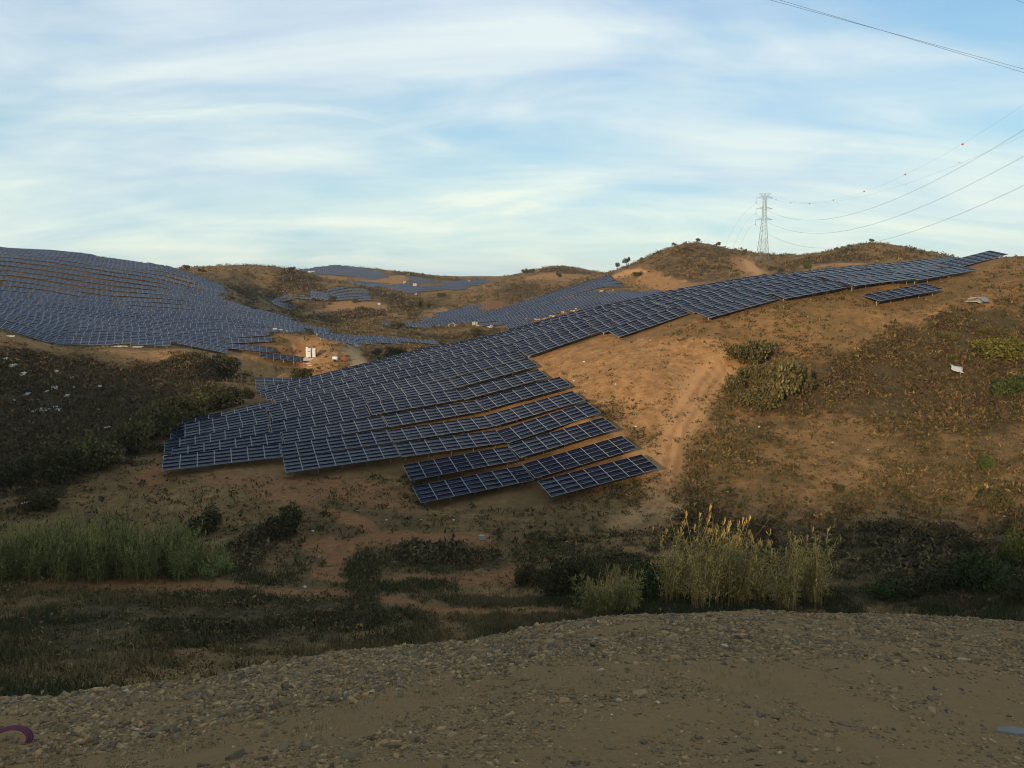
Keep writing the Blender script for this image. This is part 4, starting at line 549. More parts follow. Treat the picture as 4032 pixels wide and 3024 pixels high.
av, af = merge([(mv + [x, y, 0], mf) for x, y in MODC])
ami = np.tile(mmi, 28)
me_array = mesh_np('panel_array', av, af, [M_cellf, M_frame, M_back], mat_idx=ami)
rv, rf = merge([box_vf(-LT / 2 + .05, y - .03, -.115, LT / 2 - .05, y + .03, -.04) for y in (-1.5, -.5, .5, 1.5)])
me_rail = mesh_np('rail', rv, rf, M_steel)
bv, bf = box_vf(-.04, -1.75, -.2, .04, 1.75, -.118)
me_beam = mesh_np('beam', np.array(bv), np.array(bf), M_steel)
pv, pf = box_vf(-.055, -.045, -1, .055, .045, 0)
me_post = mesh_np('post', np.array(pv), np.array(pf), M_steel)
bx, by = box_vf(-.025, -.025, 0, .025, .025, 1)
me_brace = mesh_np('brace', np.array(bx), np.array(by), M_steel)
POSTX = (-6.0, -3.0, 0, 3.0, 6.0)


def table_frame(e, n, tilt):
    """centre and axes of a table whose middle stands over (east, north)"""
    x, y = XY(e, n)
    xs = np.array([x, x - cT * 6.5, x + cT * 6.5])
    ys = np.array([y, y - sT * 6.5, y + sT * 6.5])
    h = H0(xs, ys)
    a = math.atan2(h[2] - h[1], 13.0)
    ex = (EV * math.cos(a) + Vector((0, 0, math.sin(a)))).normalized()
    ny = NV * math.cos(tilt) + Vector((0, 0, math.sin(tilt)))
    ny = (ny - ex * ny.dot(ex)).normalized()
    nz = ex.cross(ny)
    c = Vector((x, y, (h[0] * 2 + h[1] + h[2]) / 4 + OFF))
    return c, ex, ny, nz


def mat4(c, ex, ny, nz):
    return Matrix(((ex.x, ny.x, nz.x, c.x), (ex.y, ny.y, nz.y, c.y), (ex.z, ny.z, nz.z, c.z), (0, 0, 0, 1)))


def child(name, me_, root, Mroot, Mworld):
    o = bpy.data.objects.new(name, me_)
    COL.objects.link(o)
    o.parent = root
    o.matrix_parent_inverse = Mroot.inverted()
    o.matrix_basis = Mworld
    return o


ORD = ['zeroth', 'first', 'second', 'third', 'fourth', 'fifth', 'sixth', 'seventh', 'eighth', 'ninth', 'tenth', 'eleventh', 'twelfth', 'thirteenth',
       'fourteenth', 'fifteenth', 'sixteenth', 'seventeenth', 'eighteenth', 'nineteenth', 'twentieth']
ORD += ['twenty-' + o for o in ORD[1:10]] + ['thirtieth'] + ['thirty-' + o for o in ORD[1:10]] + ['fortieth'] + ['forty-' + o for o in ORD[1:10]]


def table(e, n, tilt, label, group, modules=True):
    tilt = tilt + R(_rs.uniform(-1.6, 1.6))
    c, ex, ny, nz = table_frame(e, n, tilt)
    c = c + Vector((0, 0, _rs.uniform(-.11, .11)))
    M = mat4(c, ex, ny, nz)
    root = bpy.data.objects.new('solar_table', None)
    root.empty_display_size = .5
    COL.objects.link(root)
    root.matrix_basis = M
    root['label'] = label
    root['category'] = 'solar table'
    root['group'] = group
    if modules:
        for x, y in MODC:
            child('solar_module', me_module, root, M, M @ Matrix.Translation((x, y, 0)))
    else:
        child('panel_array', me_array, root, M, M)['kind'] = 'stuff'
    child('rail', me_rail, root, M, M)
    px = [c + ex * x - ny * .45 - nz * .2 for x in POSTX]
    hz_ = height(np.array([p.x for p in px]), np.array([p.y for p in px]))[0]
    for x, p, h in zip(POSTX, px, hz_):
        ln = max(.25, p.z - h + .25)
        child('post', me_post, root, M, Matrix.Translation(p) @ Matrix.Rotation(TH, 4, 'Z') @ Matrix.Diagonal((1, 1, ln, 1)))
        if modules:
            child('beam', me_beam, root, M, M @ Matrix.Translation((x, 0, 0)))
            q = c + ex * x - ny * 1.6 - nz * .2
            g = Vector((p.x, p.y, p.z - min(ln - .3, .8)))
            d = q - g
            child('brace', me_brace, root, M, Matrix.Translation(g) @ d.to_track_quat('Z', 'Y').to_matrix().to_4x4() @ Matrix.Diagonal((1, 1, d.length, 1)))
    return root


T_NEAR, T_HILL = R(13.5), R(18)
rowl = {}
for e, n, k, j in NEAR:
    rowl.setdefault(k, []).append(e)
for e, n, k, j in NEAR:
    es = sorted(rowl[k])
    i = es.index(e) + 1
    row = 'lowest row' if k == 0 else ORD[k + 1] + ' row up'
    if len(es) == 1:
        lab = 'dark blue solar table standing alone in the lowest row of the near slope'
    elif i == len(es):
        lab = 'dark solar table at right end of the %s, near slope' % row
    else:
        lab = 'dark solar table, %s from left in the %s, near slope' % (ORD[i], row)
    table(e, n, T_NEAR, lab, 'solar tables on the near slope')

# left hill: the tables that show largest are things of their own, the rest one mass
hill = [(e, n, math.hypot(*XY(e, n))) for e, n in FIELDS['left']]
hill.sort(key=lambda t: t[2])
NIND = 300 - len(NEAR)
ind, rest = hill[:NIND], hill[NIND:]
rows = sorted({round(n, 1) for e, n, d in hill})
for e, n, d in ind:
    es = sorted(x for x, y, q in ind if round(y, 1) == round(n, 1))
    i = len(es) - es.index(e)
    k = rows.index(round(n, 1)) + 1
    lab = 'blue-grey solar table, %s from right end of %s row up the left hill' % ('first' if i == 1 else ORD[i], 'lowest' if k == 1 else ORD[k])
    lab = lab.replace('lowest row up the', 'lowest row on the').replace('of lowest', 'of the lowest')
    table(e, n, T_HILL, lab, 'solar tables on the left hill', modules=False)

# all further tables: one mass of real tables
TV, TF, TM = [], [], []
post_v, post_f = np.array(pv), np.array(pf)
o_ = 0
massed = [(e, n) for e, n, d in rest] + [t for k in ('mid', 'f1', 'f1b', 'f2', 'f3', 'f4', 'f5') for t in FIELDS[k]]
for e, n in massed:
    c, ex, ny, nz = table_frame(e, n, T_HILL + R(_rs.uniform(-1.5, 1.5)))
    B = np.array([ex, ny, nz])
    v = av @ B + np.array(c)
    TV.append(v); TF.append(af + o_); TM.append(ami); o_ += len(v)
    for x in POSTX:
        p = c + ex * x - ny * .45 - nz * .2
        v = post_v * [1.4, 1.4, 1.5] + np.array(p)
        TV.append(v); TF.append(post_f + o_); TM.append(np.full(6, 3)); o_ += len(v)
me = mesh_np('solar_tables', np.concatenate(TV), np.concatenate(TF), [M_cellf, M_frame, M_back, M_steel], mat_idx=np.concatenate(TM))
o = link(bpy.data.objects.new('solar_tables', me))
o['kind'] = 'stuff'
o['label'] = 'distant rows of solar tables spread over the far hills'
o['category'] = 'solar tables'

# ------------------------------------------------------------------ small helpers
rng = np.random.RandomState(5)


def tag(o, label, cat, group=None):
    o['label'] = label
    o['category'] = cat
    if group:
        o['group'] = group
    return o


def empty(name, loc, rz=0):
    o = bpy.data.objects.new(name, None)
    o.empty_display_size = .3
    o.location = loc
    o.rotation_euler = (0, 0, rz)
    COL.objects.link(o)
    return o


def part(name, me_, parent, loc=(0, 0, 0), rot=(0, 0, 0), scale=(1, 1, 1)):
    o = bpy.data.objects.new(name, me_)
    o.location = loc
    o.rotation_euler = rot
    o.scale = scale
    COL.objects.link(o)
    o.parent = parent
    return o


def quads_tri(F):
    F = np.asarray(F)
    return np.concatenate([F[:, [0, 1, 2]], F[:, [0, 2, 3]]])


def bars(segs, w):
    """square-section bars between pairs of points, as one (V, F)"""
    V, F = [], []
    for a, b, *ww in segs:
        a, b = np.array(a, float), np.array(b, float)
        d = b - a
        d /= np.linalg.norm(d)
        u = np.cross(d, (0, 0, 1) if abs(d[2]) < .9 else (1, 0, 0))
        u /= np.linalg.norm(u)
        v = np.cross(d, u)
        h = (ww[0] if ww else w) / 2
        o = len(V) * 8
        V.append(np.array([p + su * u * h + sv * v * h for p in (a, b) for su, sv in ((-1, -1), (1, -1), (1, 1), (-1, 1))]))
        F.append(np.array([(3, 2, 1, 0), (4, 5, 6, 7), (0, 1, 5, 4), (1, 2, 6, 5), (2, 3, 7, 6), (3, 0, 4, 7)]) + o)
    return np.concatenate(V), np.concatenate(F)


def tube(P, r, k=5):
    P = np.asarray(P, float)
    V, F = [], []
    n = len(P)
    for i, p in enumerate(P):
        d = P[min(i + 1, n - 1)] - P[max(i - 1, 0)]
        d /= np.linalg.norm(d)
        u = np.cross(d, (0, 0, 1) if abs(d[2]) < .95 else (1, 0, 0))
        u /= np.linalg.norm(u)
        v = np.cross(d, u)
        ri = r[i] if hasattr(r, '__len__') else r
        for j in range(k):
            t = 2 * math.pi * j / k
            V.append(p + ri * (math.cos(t) * u + math.sin(t) * v))
    for i in range(n - 1):
        for j in range(k):
            a, b = i * k + j, i * k + (j + 1) % k
            F.append((a, b, b + k, a + k))
    return np.array(V), np.array(F)


def veg_material(name, rough=.95):
    m, t, b = new_mat(name)
    a = N(t, 'ShaderNodeAttribute', attribute_name='col')
    tc = t.nodes.new('ShaderNodeTexCoord')
    f = noise_n(t, tc.outputs['Object'], 1.7, 3)
    c = mix_n(t, 1.0, a.outputs['Color'], mix_n(t, f, (.80, .74, .60), (1.72, 1.55, 1.25)), 'MULTIPLY')
    t.links.new(c, b.inputs['Base Color'])
    b.inputs['Roughness'].default_value = rough
    b.inputs['Specular IOR Level'].default_value = .08
    return m


M_veg = veg_material('foliage')
M_bark = plain('bark', (.075, .055, .038), .95)

# ------------------------------------------------------------------ scrub and grass (one mass)
CP, SP = math.cos(PITCH), math.sin(PITCH)
Vg = V.reshape(na, nr, 3)
nin = int((np.abs(azs) <= 45.5).sum())
ia = np.where(np.abs(azs) <= 45.5)[0]
Q = Vg[ia]
c00, c01, c10 = Q[:-1, :-1], Q[:-1, 1:], Q[1:, :-1]
nrm = np.cross(c10 - c00, c01 - c00)
area = np.linalg.norm(nrm, axis=-1)
rc = np.hypot(c00[..., 0], c00[..., 1])
slope = c00[..., 2] / rc
vmax = np.maximum.accumulate(slope, axis=1)
visible = slope > np.concatenate([np.full((slope.shape[0], 1), -9), vmax[:, :-1]], 1) - .012
facing = np.abs((nrm * c00).sum(-1)) / np.maximum(area * np.linalg.norm(c00, axis=-1), 1e-9)
wgt = area / rc ** 2 * (.10 + facing) * visible * (rc > 20) * (rc < 1150)
zc = {k: v.reshape(na, nr)[ia][:-1, :-1] for k, v in zz.items()}
gbc = GB[ia][:-1, :-1]
patch = fbm(c00[..., 0] / 14 + 3, c00[..., 1] / 14, 4)
patch2 = fbm(c00[..., 0] / 3.5 + 31, c00[..., 1] / 3.5, 3)
open_ = np.clip((patch - .42) * 5, 0, 1) * np.clip((patch2 - .38) * 5, 0, 1)
scr = np.clip(zc['scrub'] * 1.5 - .35 + (patch2 - .5) * 2.2, 0, 1) * (zc['scrub'] > .05)
dens = np.maximum(scr * 1.0, open_ * .85 + .15 + .12 * (rc > 250))
dens *= (1 - .93 * np.clip(zc['track'] + zc['rut'], 0, 1)) * (1 - np.clip(zc['bare'] * np.where(rc > 250, .97, .90), 0, 1)) * (1 - np.clip(zc['red'] * 1.0, 0, 1)) * (1 - zc['road'])
dens *= np.where(zc['keep'] > .5, 0.0, 1) * (~gbc) * np.where(rc < 68, .8, 1)
wgt = wgt * dens
pw = wgt.ravel() / wgt.sum()
NT = 155000
cell = rng.choice(len(pw), NT, p=pw)
i, j = np.unravel_index(cell, wgt.shape)
u, v = rng.rand(NT), rng.rand(NT)
P0 = c00[i, j] + (c10 - c00)[i, j] * u[:, None] + (c01 - c00)[i, j] * v[:, None]
rr_ = rc[i, j]
ss = scr[i, j]
# keep clear of tables further off
TXY = np.array([XY(e, n) for k in FIELDS for e, n in FIELDS[k]])
grid = set()
for x, y in TXY:
    for a in np.arange(-7, 7.1, 1.6):
        for b_ in np.arange(-2.4, 2.5, 1.2):
            grid.add((int((x + a * cT - b_ * sT) // 2), int((y + a * sT + b_ * cT) // 2)))
ok = np.array([(int(x // 2), int(y // 2)) not in grid for x, y in P0[:, :2]])
P0, rr_, ss = P0[ok], rr_[ok], ss[ok]
n = len(P0)
size = (.10 + .46 * rng.rand(n) ** 3.5 + ss * .42 * rng.rand(n)) * (1 + np.clip(rr_ - 120, 0, 500) / 260)
size = np.where(rr_ > 250, size * 1.25, size)
size = np.where(rr_ < 70, size * .55, size)
pal = np.array([(.046, .035, .023), (.062, .046, .030), (.044, .043, .020), (.056, .055, .025), (.085, .064, .034), (.120, .088, .043), (.034, .037, .018)])
w_s = np.array([.38, .30, .06, .05, .14, .03, .04])
w_o = np.array([.08, .12, .20, .18, .16, .16, .10])
kk = np.where(rng.rand(n) < ss, rng.choice(7, n, p=w_s / w_s.sum()), rng.choice(7, n, p=w_o / w_o.sum()))
base = pal[kk] * (.8 + .65 * rng.rand(n, 1)) * np.where(rr_ < 75, 1.3, 1)[:, None]
LV = 7
cen = rng.normal(0, 1, (n, LV, 3))
cen /= np.linalg.norm(cen, axis=-1, keepdims=True)
cen *= rng.rand(n, LV, 1) ** .45
cen[..., 2] = np.abs(cen[..., 2]) * .85 + .1
flat = np.where(rng.rand(n) < .4, .6, 1.0)
cen *= size[:, None, None] * np.stack([np.full(n, 1.25), np.full(n, 1.25), flat], -1)[:, None]
dirs = rng.normal(0, 1, (n, LV, 2, 3))
dirs /= np.linalg.norm(dirs, axis=-1, keepdims=True)
dirs *= (size * .62)[:, None, None, None]
A = P0[:, None] + cen
tri = np.stack([A - dirs[:, :, 0] * .6 - [0, 0, .05], A + dirs[:, :, 1] * .7, A + dirs[:, :, 0] * .8 + np.array([0, 0, .25]) * size[:, None, None]], 2)
Vt = tri.reshape(-1, 3)
Ft = np.arange(len(Vt)).reshape(-1, 3)
ct = np.repeat(base, LV, 0) * (.75 + .5 * rng.rand(n * LV, 1))
ct = np.repeat(ct, 3, 0)
me = mesh_np('scrub', Vt, Ft, M_veg, {'col': ('POINT', np.c_[ct, np.ones(len(ct))])})
o = link(bpy.data.objects.new('scrub', me))
o['kind'] = 'stuff'
o['label'] = 'low dry scrub and tufts scattered over the hillsides'
o['category'] = 'scrub'


def blades(P, h, spread, nb, col, w=.03, lean=.35):
    """grass: nb narrow blades from each point"""
    n = len(P)
    off = rng.normal(0, 1, (n, nb, 3)) * [spread, spread, 0]
    b0 = P[:, None] + off
    hh = (h * (.5 + .8 * rng.rand(n)))[:, None] * (.6 + .5 * rng.rand(n, nb))
    d = rng.normal(0, lean, (n, nb, 3))
    d[..., 2] = 1
    ang = rng.rand(n, nb) * 6.283
    s = np.stack([np.cos(ang), np.sin(ang), np.zeros_like(ang)], -1) * w
    tip = b0 + d * hh[..., None]
    tri = np.stack([b0 - s, b0 + s, tip], 2).reshape(-1, 3)
    c = np.repeat(np.repeat(col, nb, 0) * (.7 + .6 * rng.rand(n * nb, 1)), 3, 0)
    return tri, c


# grass of the valley floor: behind the embankment crest and on the left slope
gsel = (~gbc) & (rc < 72) & (rc > 20) & (zc['red'] < .25)
wg = (area * gsel * np.clip((patch2 - .36) * 4, .05, 1) * np.where((c00[..., 0] > -2) & (rc < 64), 3.0, 1)).ravel()
cell = rng.choice(len(wg), 26000, p=wg / wg.sum())
i, j = np.unravel_index(cell, area.shape)
PG = c00[i, j] + (c10 - c00)[i, j] * rng.rand(26000)[:, None] + (c01 - c00)[i, j] * rng.rand(26000)[:, None]
gp = np.array([(.058, .056, .030), (.085, .070, .038), (.125, .100, .054), (.048, .058, .026)])
zone = fbm(PG[:, 0] / 7, PG[:, 1] / 7, 3)
zone = zone - .14 * (PG[:, 0] > 2)
gi = np.where(zone > .56, 2, np.where(zone > .48, 1, rng.choice([0, 3], len(PG))))
gv, gc = blades(PG, .42, .22, 9, gp[gi], .035)
me = mesh_np('grass', gv, np.arange(len(gv)).reshape(-1, 3), M_veg, {'col': ('POINT', np.c_[gc, np.ones(len(gc))])})
o = link(bpy.data.objects.new('grass', me))
o['kind'] = 'stuff'
o['label'] = 'dull dry grass on the valley floor below the stony bank'
o['category'] = 'grass'


# ------------------------------------------------------------------ reeds
def reed_bed(name, xr, yr, count, hgt, pale, green, label, pale_frac, hfun=None):
    TR_, CC = [], []
    nclump = max(4, int((xr[1] - xr[0]) * 1.1 * max(1, (yr[1] - yr[0]) / 2.2)))
    cx = np.linspace(xr[0], xr[1], nclump) + rng.normal(0, .5, nclump)
    cy = rng.uniform(*yr, nclump)
    chh = rng.uniform(.62, 1.1, nclump)
    for q in range(count):
        k = rng.randint(nclump)
        x, y = cx[k] + rng.normal(0, .36), cy[k] + rng.normal(0, .5)
        h = hgt * chh[k] * rng.uniform(.5, 1.08)
        if hfun:
            h *= hfun((x - xr[0]) / (xr[1] - xr[0]))
        z = gz(x, y)
        lean = rng.normal(0, .16, 2) + [.06 + (x - cx[k]) * .14, 0]
        pts = [np.array([x + lean[0] * h * t * t, y + lean[1] * h * t * t, z - .1 + h * t]) for t in (0, .35, .7, 1)]
        pf = pale if rng.rand() < pale_frac else green
        col = np.array(pf) * rng.uniform(.65, 1.25)
        for a, b in zip(pts[:-1], pts[1:]):
            s = np.array([.018, .006, 0])
            TR_ += [[a - s, a + s, b + s * .8], [a - s, b + s * .8, b - s * .8]]
            CC += [col * .8] * 2
        for l in range(rng.randint(14, 22)):
            t = rng.uniform(.18, 1.0)
            p = np.array([np.interp(t, (0, .35, .7, 1), [q_[ax] for q_ in pts]) for ax in range(3)])
            an = rng.rand() * 6.283
            L = rng.uniform(.4, .95) * (1.15 - .4 * t)
            d = np.array([math.cos(an), math.sin(an), rng.uniform(.5, 1.3)])
            d /= np.linalg.norm(d)
            m = p + d * L * .55
            e = m + np.array([d[0] * .55, d[1] * .55, -.12]) * L
            sd = np.cross(d, (0, 0, 1.)) * .034
            c2 = col * rng.uniform(.8, 1.3) * (np.array([.8, .95, .8]) if rng.rand() < .35 else 1)
            TR_ += [[p, m + sd, m - sd], [m - sd, m + sd, e]]
            CC += [c2] * 2
        if rng.rand() < .45 and h > hgt * .6:          # seed plume
            p = pts[-1]
            for l in range(5):
                e = p + np.array([rng.normal(0, .09), rng.normal(0, .09), rng.uniform(.25, .6)])
                TR_.append([p - [0, 0, .15], e + [.035, 0, -.15], e])
                CC.append(np.array(pale) * 1.15)
    Vr = np.array(TR_).reshape(-1, 3)
    c = np.repeat(np.array(CC), 3, 0)
    me = mesh_np(name, Vr, np.arange(len(Vr)).reshape(-1, 3), M_veg, {'col': ('POINT', np.c_[c, np.ones(len(c))])})
    o = link(bpy.data.objects.new(name, me))
    o['kind'] = 'stuff'
    o['label'] = label
    o['category'] = 'reeds'
    return o


reed_bed('reeds', (12.4, 24.2), (57.5, 60.5), 520, 6.3, (.40, .29, .115), (.19, .16, .065), 'tall straw coloured reeds in a bed behind the stony bank', .62,
         lambda t: 1.08 - .32 * abs(t - .1) - .15 * math.sin(t * 17) ** 2)
reed_bed('reeds', (5.6, 8.0), (55.8, 57.2), 170, 3.1, (.25, .20, .080), (.14, .135, .055), 'short clump of yellowish reeds left of the tall straw coloured bed', .5)
reed_bed('reeds', (-44, -24.5), (62, 67.5), 1500, 4.5, (.19, .18, .072), (.100, .112, .048), 'dull green reeds in a long bed along the left valley track', .4,
         lambda t: (.72 + .38 * math.sin(min(1, t * 1.15) * 2.6)) * min(1, .45 + (1 - t) * 2.2))


# ------------------------------------------------------------------ shrubs and trees
def leaf_cloud(nl, lumps, leaf, cols, seed, zmin=0.0):
    """leaf-sized faces spread through and over a handful of overlapping lumps; unit crown: x, y in -1..1, z in 0..1"""
    g = np.random.RandomState(seed)
    k = g.randint(len(lumps), size=nl)
    L = np.array(lumps)
    d = g.normal(0, 1, (nl, 3))
    d /= np.linalg.norm(d, axis=1, keepdims=True)
    rad = np.where(g.rand(nl) < .75, g.uniform(.78, 1.06, nl), g.uniform(.3, .8, nl))
    c = L[k, :3] + d * L[k, 3:6] * rad[:, None]
    c[:, 2] = np.maximum(c[:, 2], zmin + g.rand(nl) * .05)
    a = g.normal(0, 1, (nl, 3))
    a /= np.linalg.norm(a, axis=1, keepdims=True)
    a = a * .8 + d * .35
    b = np.cross(a, g.normal(0, 1, (nl, 3)))
    b /= np.linalg.norm(b, axis=1, keepdims=True)
    s = leaf * g.uniform(.6, 1.4, (nl, 1))
    q = np.stack([c - a * s * .6, c + b * s * .42, c + a * s * .6, c - b * s * .42], 1).reshape(-1, 3)
    col = np.array(cols)[g.randint(len(cols), size=nl)] * g.uniform(.7, 1.3, (nl, 1))
    lum = g.uniform(.75, 1.2, len(lumps))
    col = col * lum[k][:, None]
    return q, np.arange(nl * 4).reshape(-1, 4), np.repeat(col, 4, 0)


SHCOL = {'o': [(.075, .076, .034), (.098, .090, .042), (.060, .064, .030), (.085, .066, .038)],
         'y': [(.105, .100, .024), (.085, .088, .024), (.070, .078, .024)],
         'g': [(.036, .056, .022), (.046, .066, .026), (.060, .074, .028)],
         'd': [(.042, .047, .022), (.056, .056, .028), (.072, .060, .032)]}
SHPROTO = {}
for kind, cols in SHCOL.items():
    for v in range(3):
        g = np.random.RandomState(hash_ := {'o': 10, 'y': 20, 'g': 30, 'd': 40}[kind] + v)
        lum = [(g.uniform(-.62, .62), g.uniform(-.62, .62), g.uniform(.22, .62), g.uniform(.18, .42), g.uniform(.18, .42), g.uniform(.14, .38)) for _ in range(16)]
        lum.append((0, 0, .3, .62, .62, .3))
        q, f, c = leaf_cloud(3600, lum, .075, cols, hash_ + 100)
        SHPROTO[kind, v] = mesh_np('foliage', q, f, M_veg, {'col': ('POINT', np.c_[c, np.ones(len(c))])})
g = np.random.RandomState(3)
st = [tube([(0, 0, -.15), (g.normal(0, .12), g.normal(0, .12), .3), (g.normal(0, .4), g.normal(0, .4), .62)], [.03, .022, .008], 4) for _ in range(6)]
sv, sf = merge(st)
me_stem = mesh_np('stem', sv, sf, M_bark)
SHLAB = ['large olive bush upper of the pair beside the bare track on the right slope', 'widest olive bush on the right slope, below a smaller one',
         'small round olive bush touching the bare track on the right slope', 'big yellow-green bush at the right edge of the slope', 'fresh green bush right below the big yellow-green bush',
         'small grey-green bush left above the white board on a stake', 'small olive bush above the big yellow-green bush', 'pale olive bush behind the big yellow-green bush', 'lone green bush at the right edge low on the slope',
         'dark bush at the foot of the left gully by the picture edge', 'dark bush second from left in the gully row', 'olive bush third from left in the gully row', 'olive bush in mid gully row below the littered slope',
         'olive bush in gully row just left of the solar field', 'pale olive bush in gully row above the solar table corner', 'grey-green bush at the upper end of the gully row', 'big dark bush on the slope below the left hill tables', 'dark bush behind the far left corner of the solar field',
         'dark broom bush by a white scrap left of the valley', 'dark round broom bush below the lowest solar tables on the left', 'dark broom bush above the dull green reeds', 'dark bush on the bank below the white cabinets',
         'tall dark bush below the strip of tables behind the ridge', 'small dark bush beside the gravel road bend', 'small bush at the end of the strip of tables', 'dark bush left of the short reed clump', 'dark bush right behind the short reed clump', 'green-black bush between short reeds and tall reeds', 'low dark bush at the left end of the creek thicket',
         'broad green bush low in the right corner behind the bank', 'green bush with pale leaves at the right edge above the bank', 'dark twiggy bush right of the tall reeds', 'low green bush at the foot of the tall reeds', 'dull dark bush between the tall reeds and the broad green bush', 'dark bush at the right edge just behind the bank crest', 'small dark bush above the broad green bush', 'dark bush on the lower right slope', 'dark bush at the right edge on the lower slope',
         'far dark bush at the gap in the valley woods', 'far dark bush right of the gap in the valley woods', 'far dark bush below the long distant solar strip', 'far dark bush below the orange bank of the first far field', 'dark bush in the dip below the middle solar field', 'wide dark bush in front of the middle solar field', 'dark bush just above the near ridge below pale bundles', 'round green bush below the right hill cut', 'dark bush beside the pale track on the right hill', 'dark bush at the foot of the right hill track', 'low dark bush on the ochre shoulder of the big hill', 'tiny bush on the mid hill cut', 'far green bush below the first far solar field', 'far dark bush in the valley below the first far field', 'small dark bush low on the open right slope', 'round dark bush alone on the right slope', 'olive bush filling the gap between the olive pair on the right slope', 'low olive bush in front of the widest olive bush', 'small olive bush at the right side of the widest olive bush']
for q, (x, y, w, h, kind) in enumerate(SHRUBS):
    if q == 49:
        continue
    z = gz(x, y)
    o = empty('shrub', (x, y, z - .1), rng.rand() * 6.28)
    tag(o, SHLAB[q], 'bush', 'bushes on the slopes and in the gullies')
    part('foliage', SHPROTO[kind, q % 3], o, scale=(w * .52, w * .48, h * 1.05))
    part('stem', me_stem, o, scale=(w * .4, w * .4, h))


def tree_proto(kind, seed):
    g = np.random.RandomState(seed)
    segs = []
    top = .5 if kind == 'u' else .38
    segs.append(tube([(0, 0, -.1), (.05, .02, top * .5), (.0, .03, top)], [.055, .045, .035], 5))
    lum = []
    nb = 6 if kind == 'u' else 8
    for b in range(nb):
        an = b * 6.283 / nb + g.rand()
        rr2 = g.uniform(.25, .42)
        zt = g.uniform(.56, .88) if kind == 'u' else g.uniform(.45, .85)
        e = np.array([math.cos(an) * rr2 * 1.1, math.sin(an) * rr2 * 1.1, zt])
        segs.append(tube([(0, .03, top), e * [.5, .5, 1] * [1, 1, .88], e], [.03, .018, .008], 4))
        lum.append((e[0], e[1], e[2], g.uniform(.18, .28), g.uniform(.18, .28), g.uniform(.11, .17) if kind == 'u' else g.uniform(.14, .22)))
    tv, tf = merge(segs)
    q, f, c = leaf_cloud(1100, lum, .085, SHCOL['d'] + SHCOL['o'][:1], seed + 7)
    return mesh_np('trunk', tv, tf, M_bark), mesh_np('crown', q, f, M_veg, {'col': ('POINT', np.c_[c, np.ones(len(c))])})


TP = {(k, v): tree_proto(k, 50 + 10 * v + (k == 'u')) for k in 'ub' for v in range(2)}
TRLAB = ['lone umbrella shaped tree on the skyline right of the left hill', 'low bushy tree on the skyline beside the umbrella shaped tree', 'dark round tree on the skyline left of the farthest solar field', 'larger dark tree left of the mid hill hump', 'tree touching the right side of the larger dark tree', 'dark tree on the ochre cut of the mid hill', 'smaller of two trees at the left foot of the big hill', 'larger of two trees at the left foot of the big hill',
         'leftmost tree on the big hill skyline', 'tiny tree between two others on the big hill skyline', 'umbrella tree at the very top of the big hill', 'tree right of the big hill summit', 'slim tree beside the ochre track left of the pylon', 'small tree left on the right hill skyline', 'low wide tree near the top of the right hill', 'tiny tree left of the flat crowned tree', 'flat crowned tree on top of the right hill', 'tiny bush-like tree right of the flat crowned tree', 'first tree down the right shoulder of the right hill', 'tallest tree down the right shoulder of the right hill', 'round tree lower on the right hill shoulder', 'lowest small tree on the right hill shoulder']
for q, (x, y, h, w, kind) in enumerate(TREES):
    z = gz(x, y)
    o = empty('tree', (x, y, z - .1), rng.rand() * 6.28)
    tag(o, TRLAB[q], 'tree', 'trees on the skyline')
    tm, cm = TP[kind, q % 2]
    hh = h * 1.4
    part('trunk', tm, o, scale=(w * .7, w * .7, hh))
    part('crown', cm, o, scale=(w * .78, w * .78, hh))

# ------------------------------------------------------------------ stones of the embankment
NS = 120000
azr = rng.uniform(-42, 42, NS * 3)
Rcr = np.interp(azr, BK[:, 0], BK[:, 1])
u = rng.rand(NS * 3) ** .60
rs = 8.2 + u * (Rcr + .9 - 8.2)
X, Y = rs * np.sin(np.radians(azr)), rs * np.cos(np.radians(azr))
q = (Rcr - rs) / (Rcr - 9)
side = np.clip((azr + 33) / 66, 0, 1)
pn = fbm(X / 1.6 + 9, Y / 1.6, 3)
rut = np.exp(-((q - (.70 - .10 * side) + (pn - .5) * .25) / .085) ** 2)
dn = np.where(q < .55, .95, .75) * np.clip(.25 + (pn - .36) * 4.5, .08, 1)
dn = np.where((q > .60) & (side > .72), dn * .62, dn)
dn *= 1 - .96 * rut
kp = rng.rand(NS * 3) < dn
X, Y, rs, q, side = X[kp][:NS], Y[kp][:NS], rs[kp][:NS], q[kp][:NS], side[kp][:NS]
n = len(X)
sz = np.exp(rng.normal(math.log(.0185), .56, n)) * np.where(q < .6, 1.2, .8)
sz = np.clip(sz * np.where(rng.rand(n) < .02, 2.2, 1), .007, .12)
Zs = height(X, Y)[0]
cube = np.array([(-1, -1, -1), (1, -1, -1), (1, 1, -1), (-1, 1, -1), (-1, -1, 1), (1, -1, 1), (1, 1, 1), (-1, 1, 1)], float)
cf = quads_tri([(3, 2, 1, 0), (4, 5, 6, 7), (0, 1, 5, 4), (1, 2, 6, 5), (2, 3, 7, 6), (3, 0, 4, 7)])


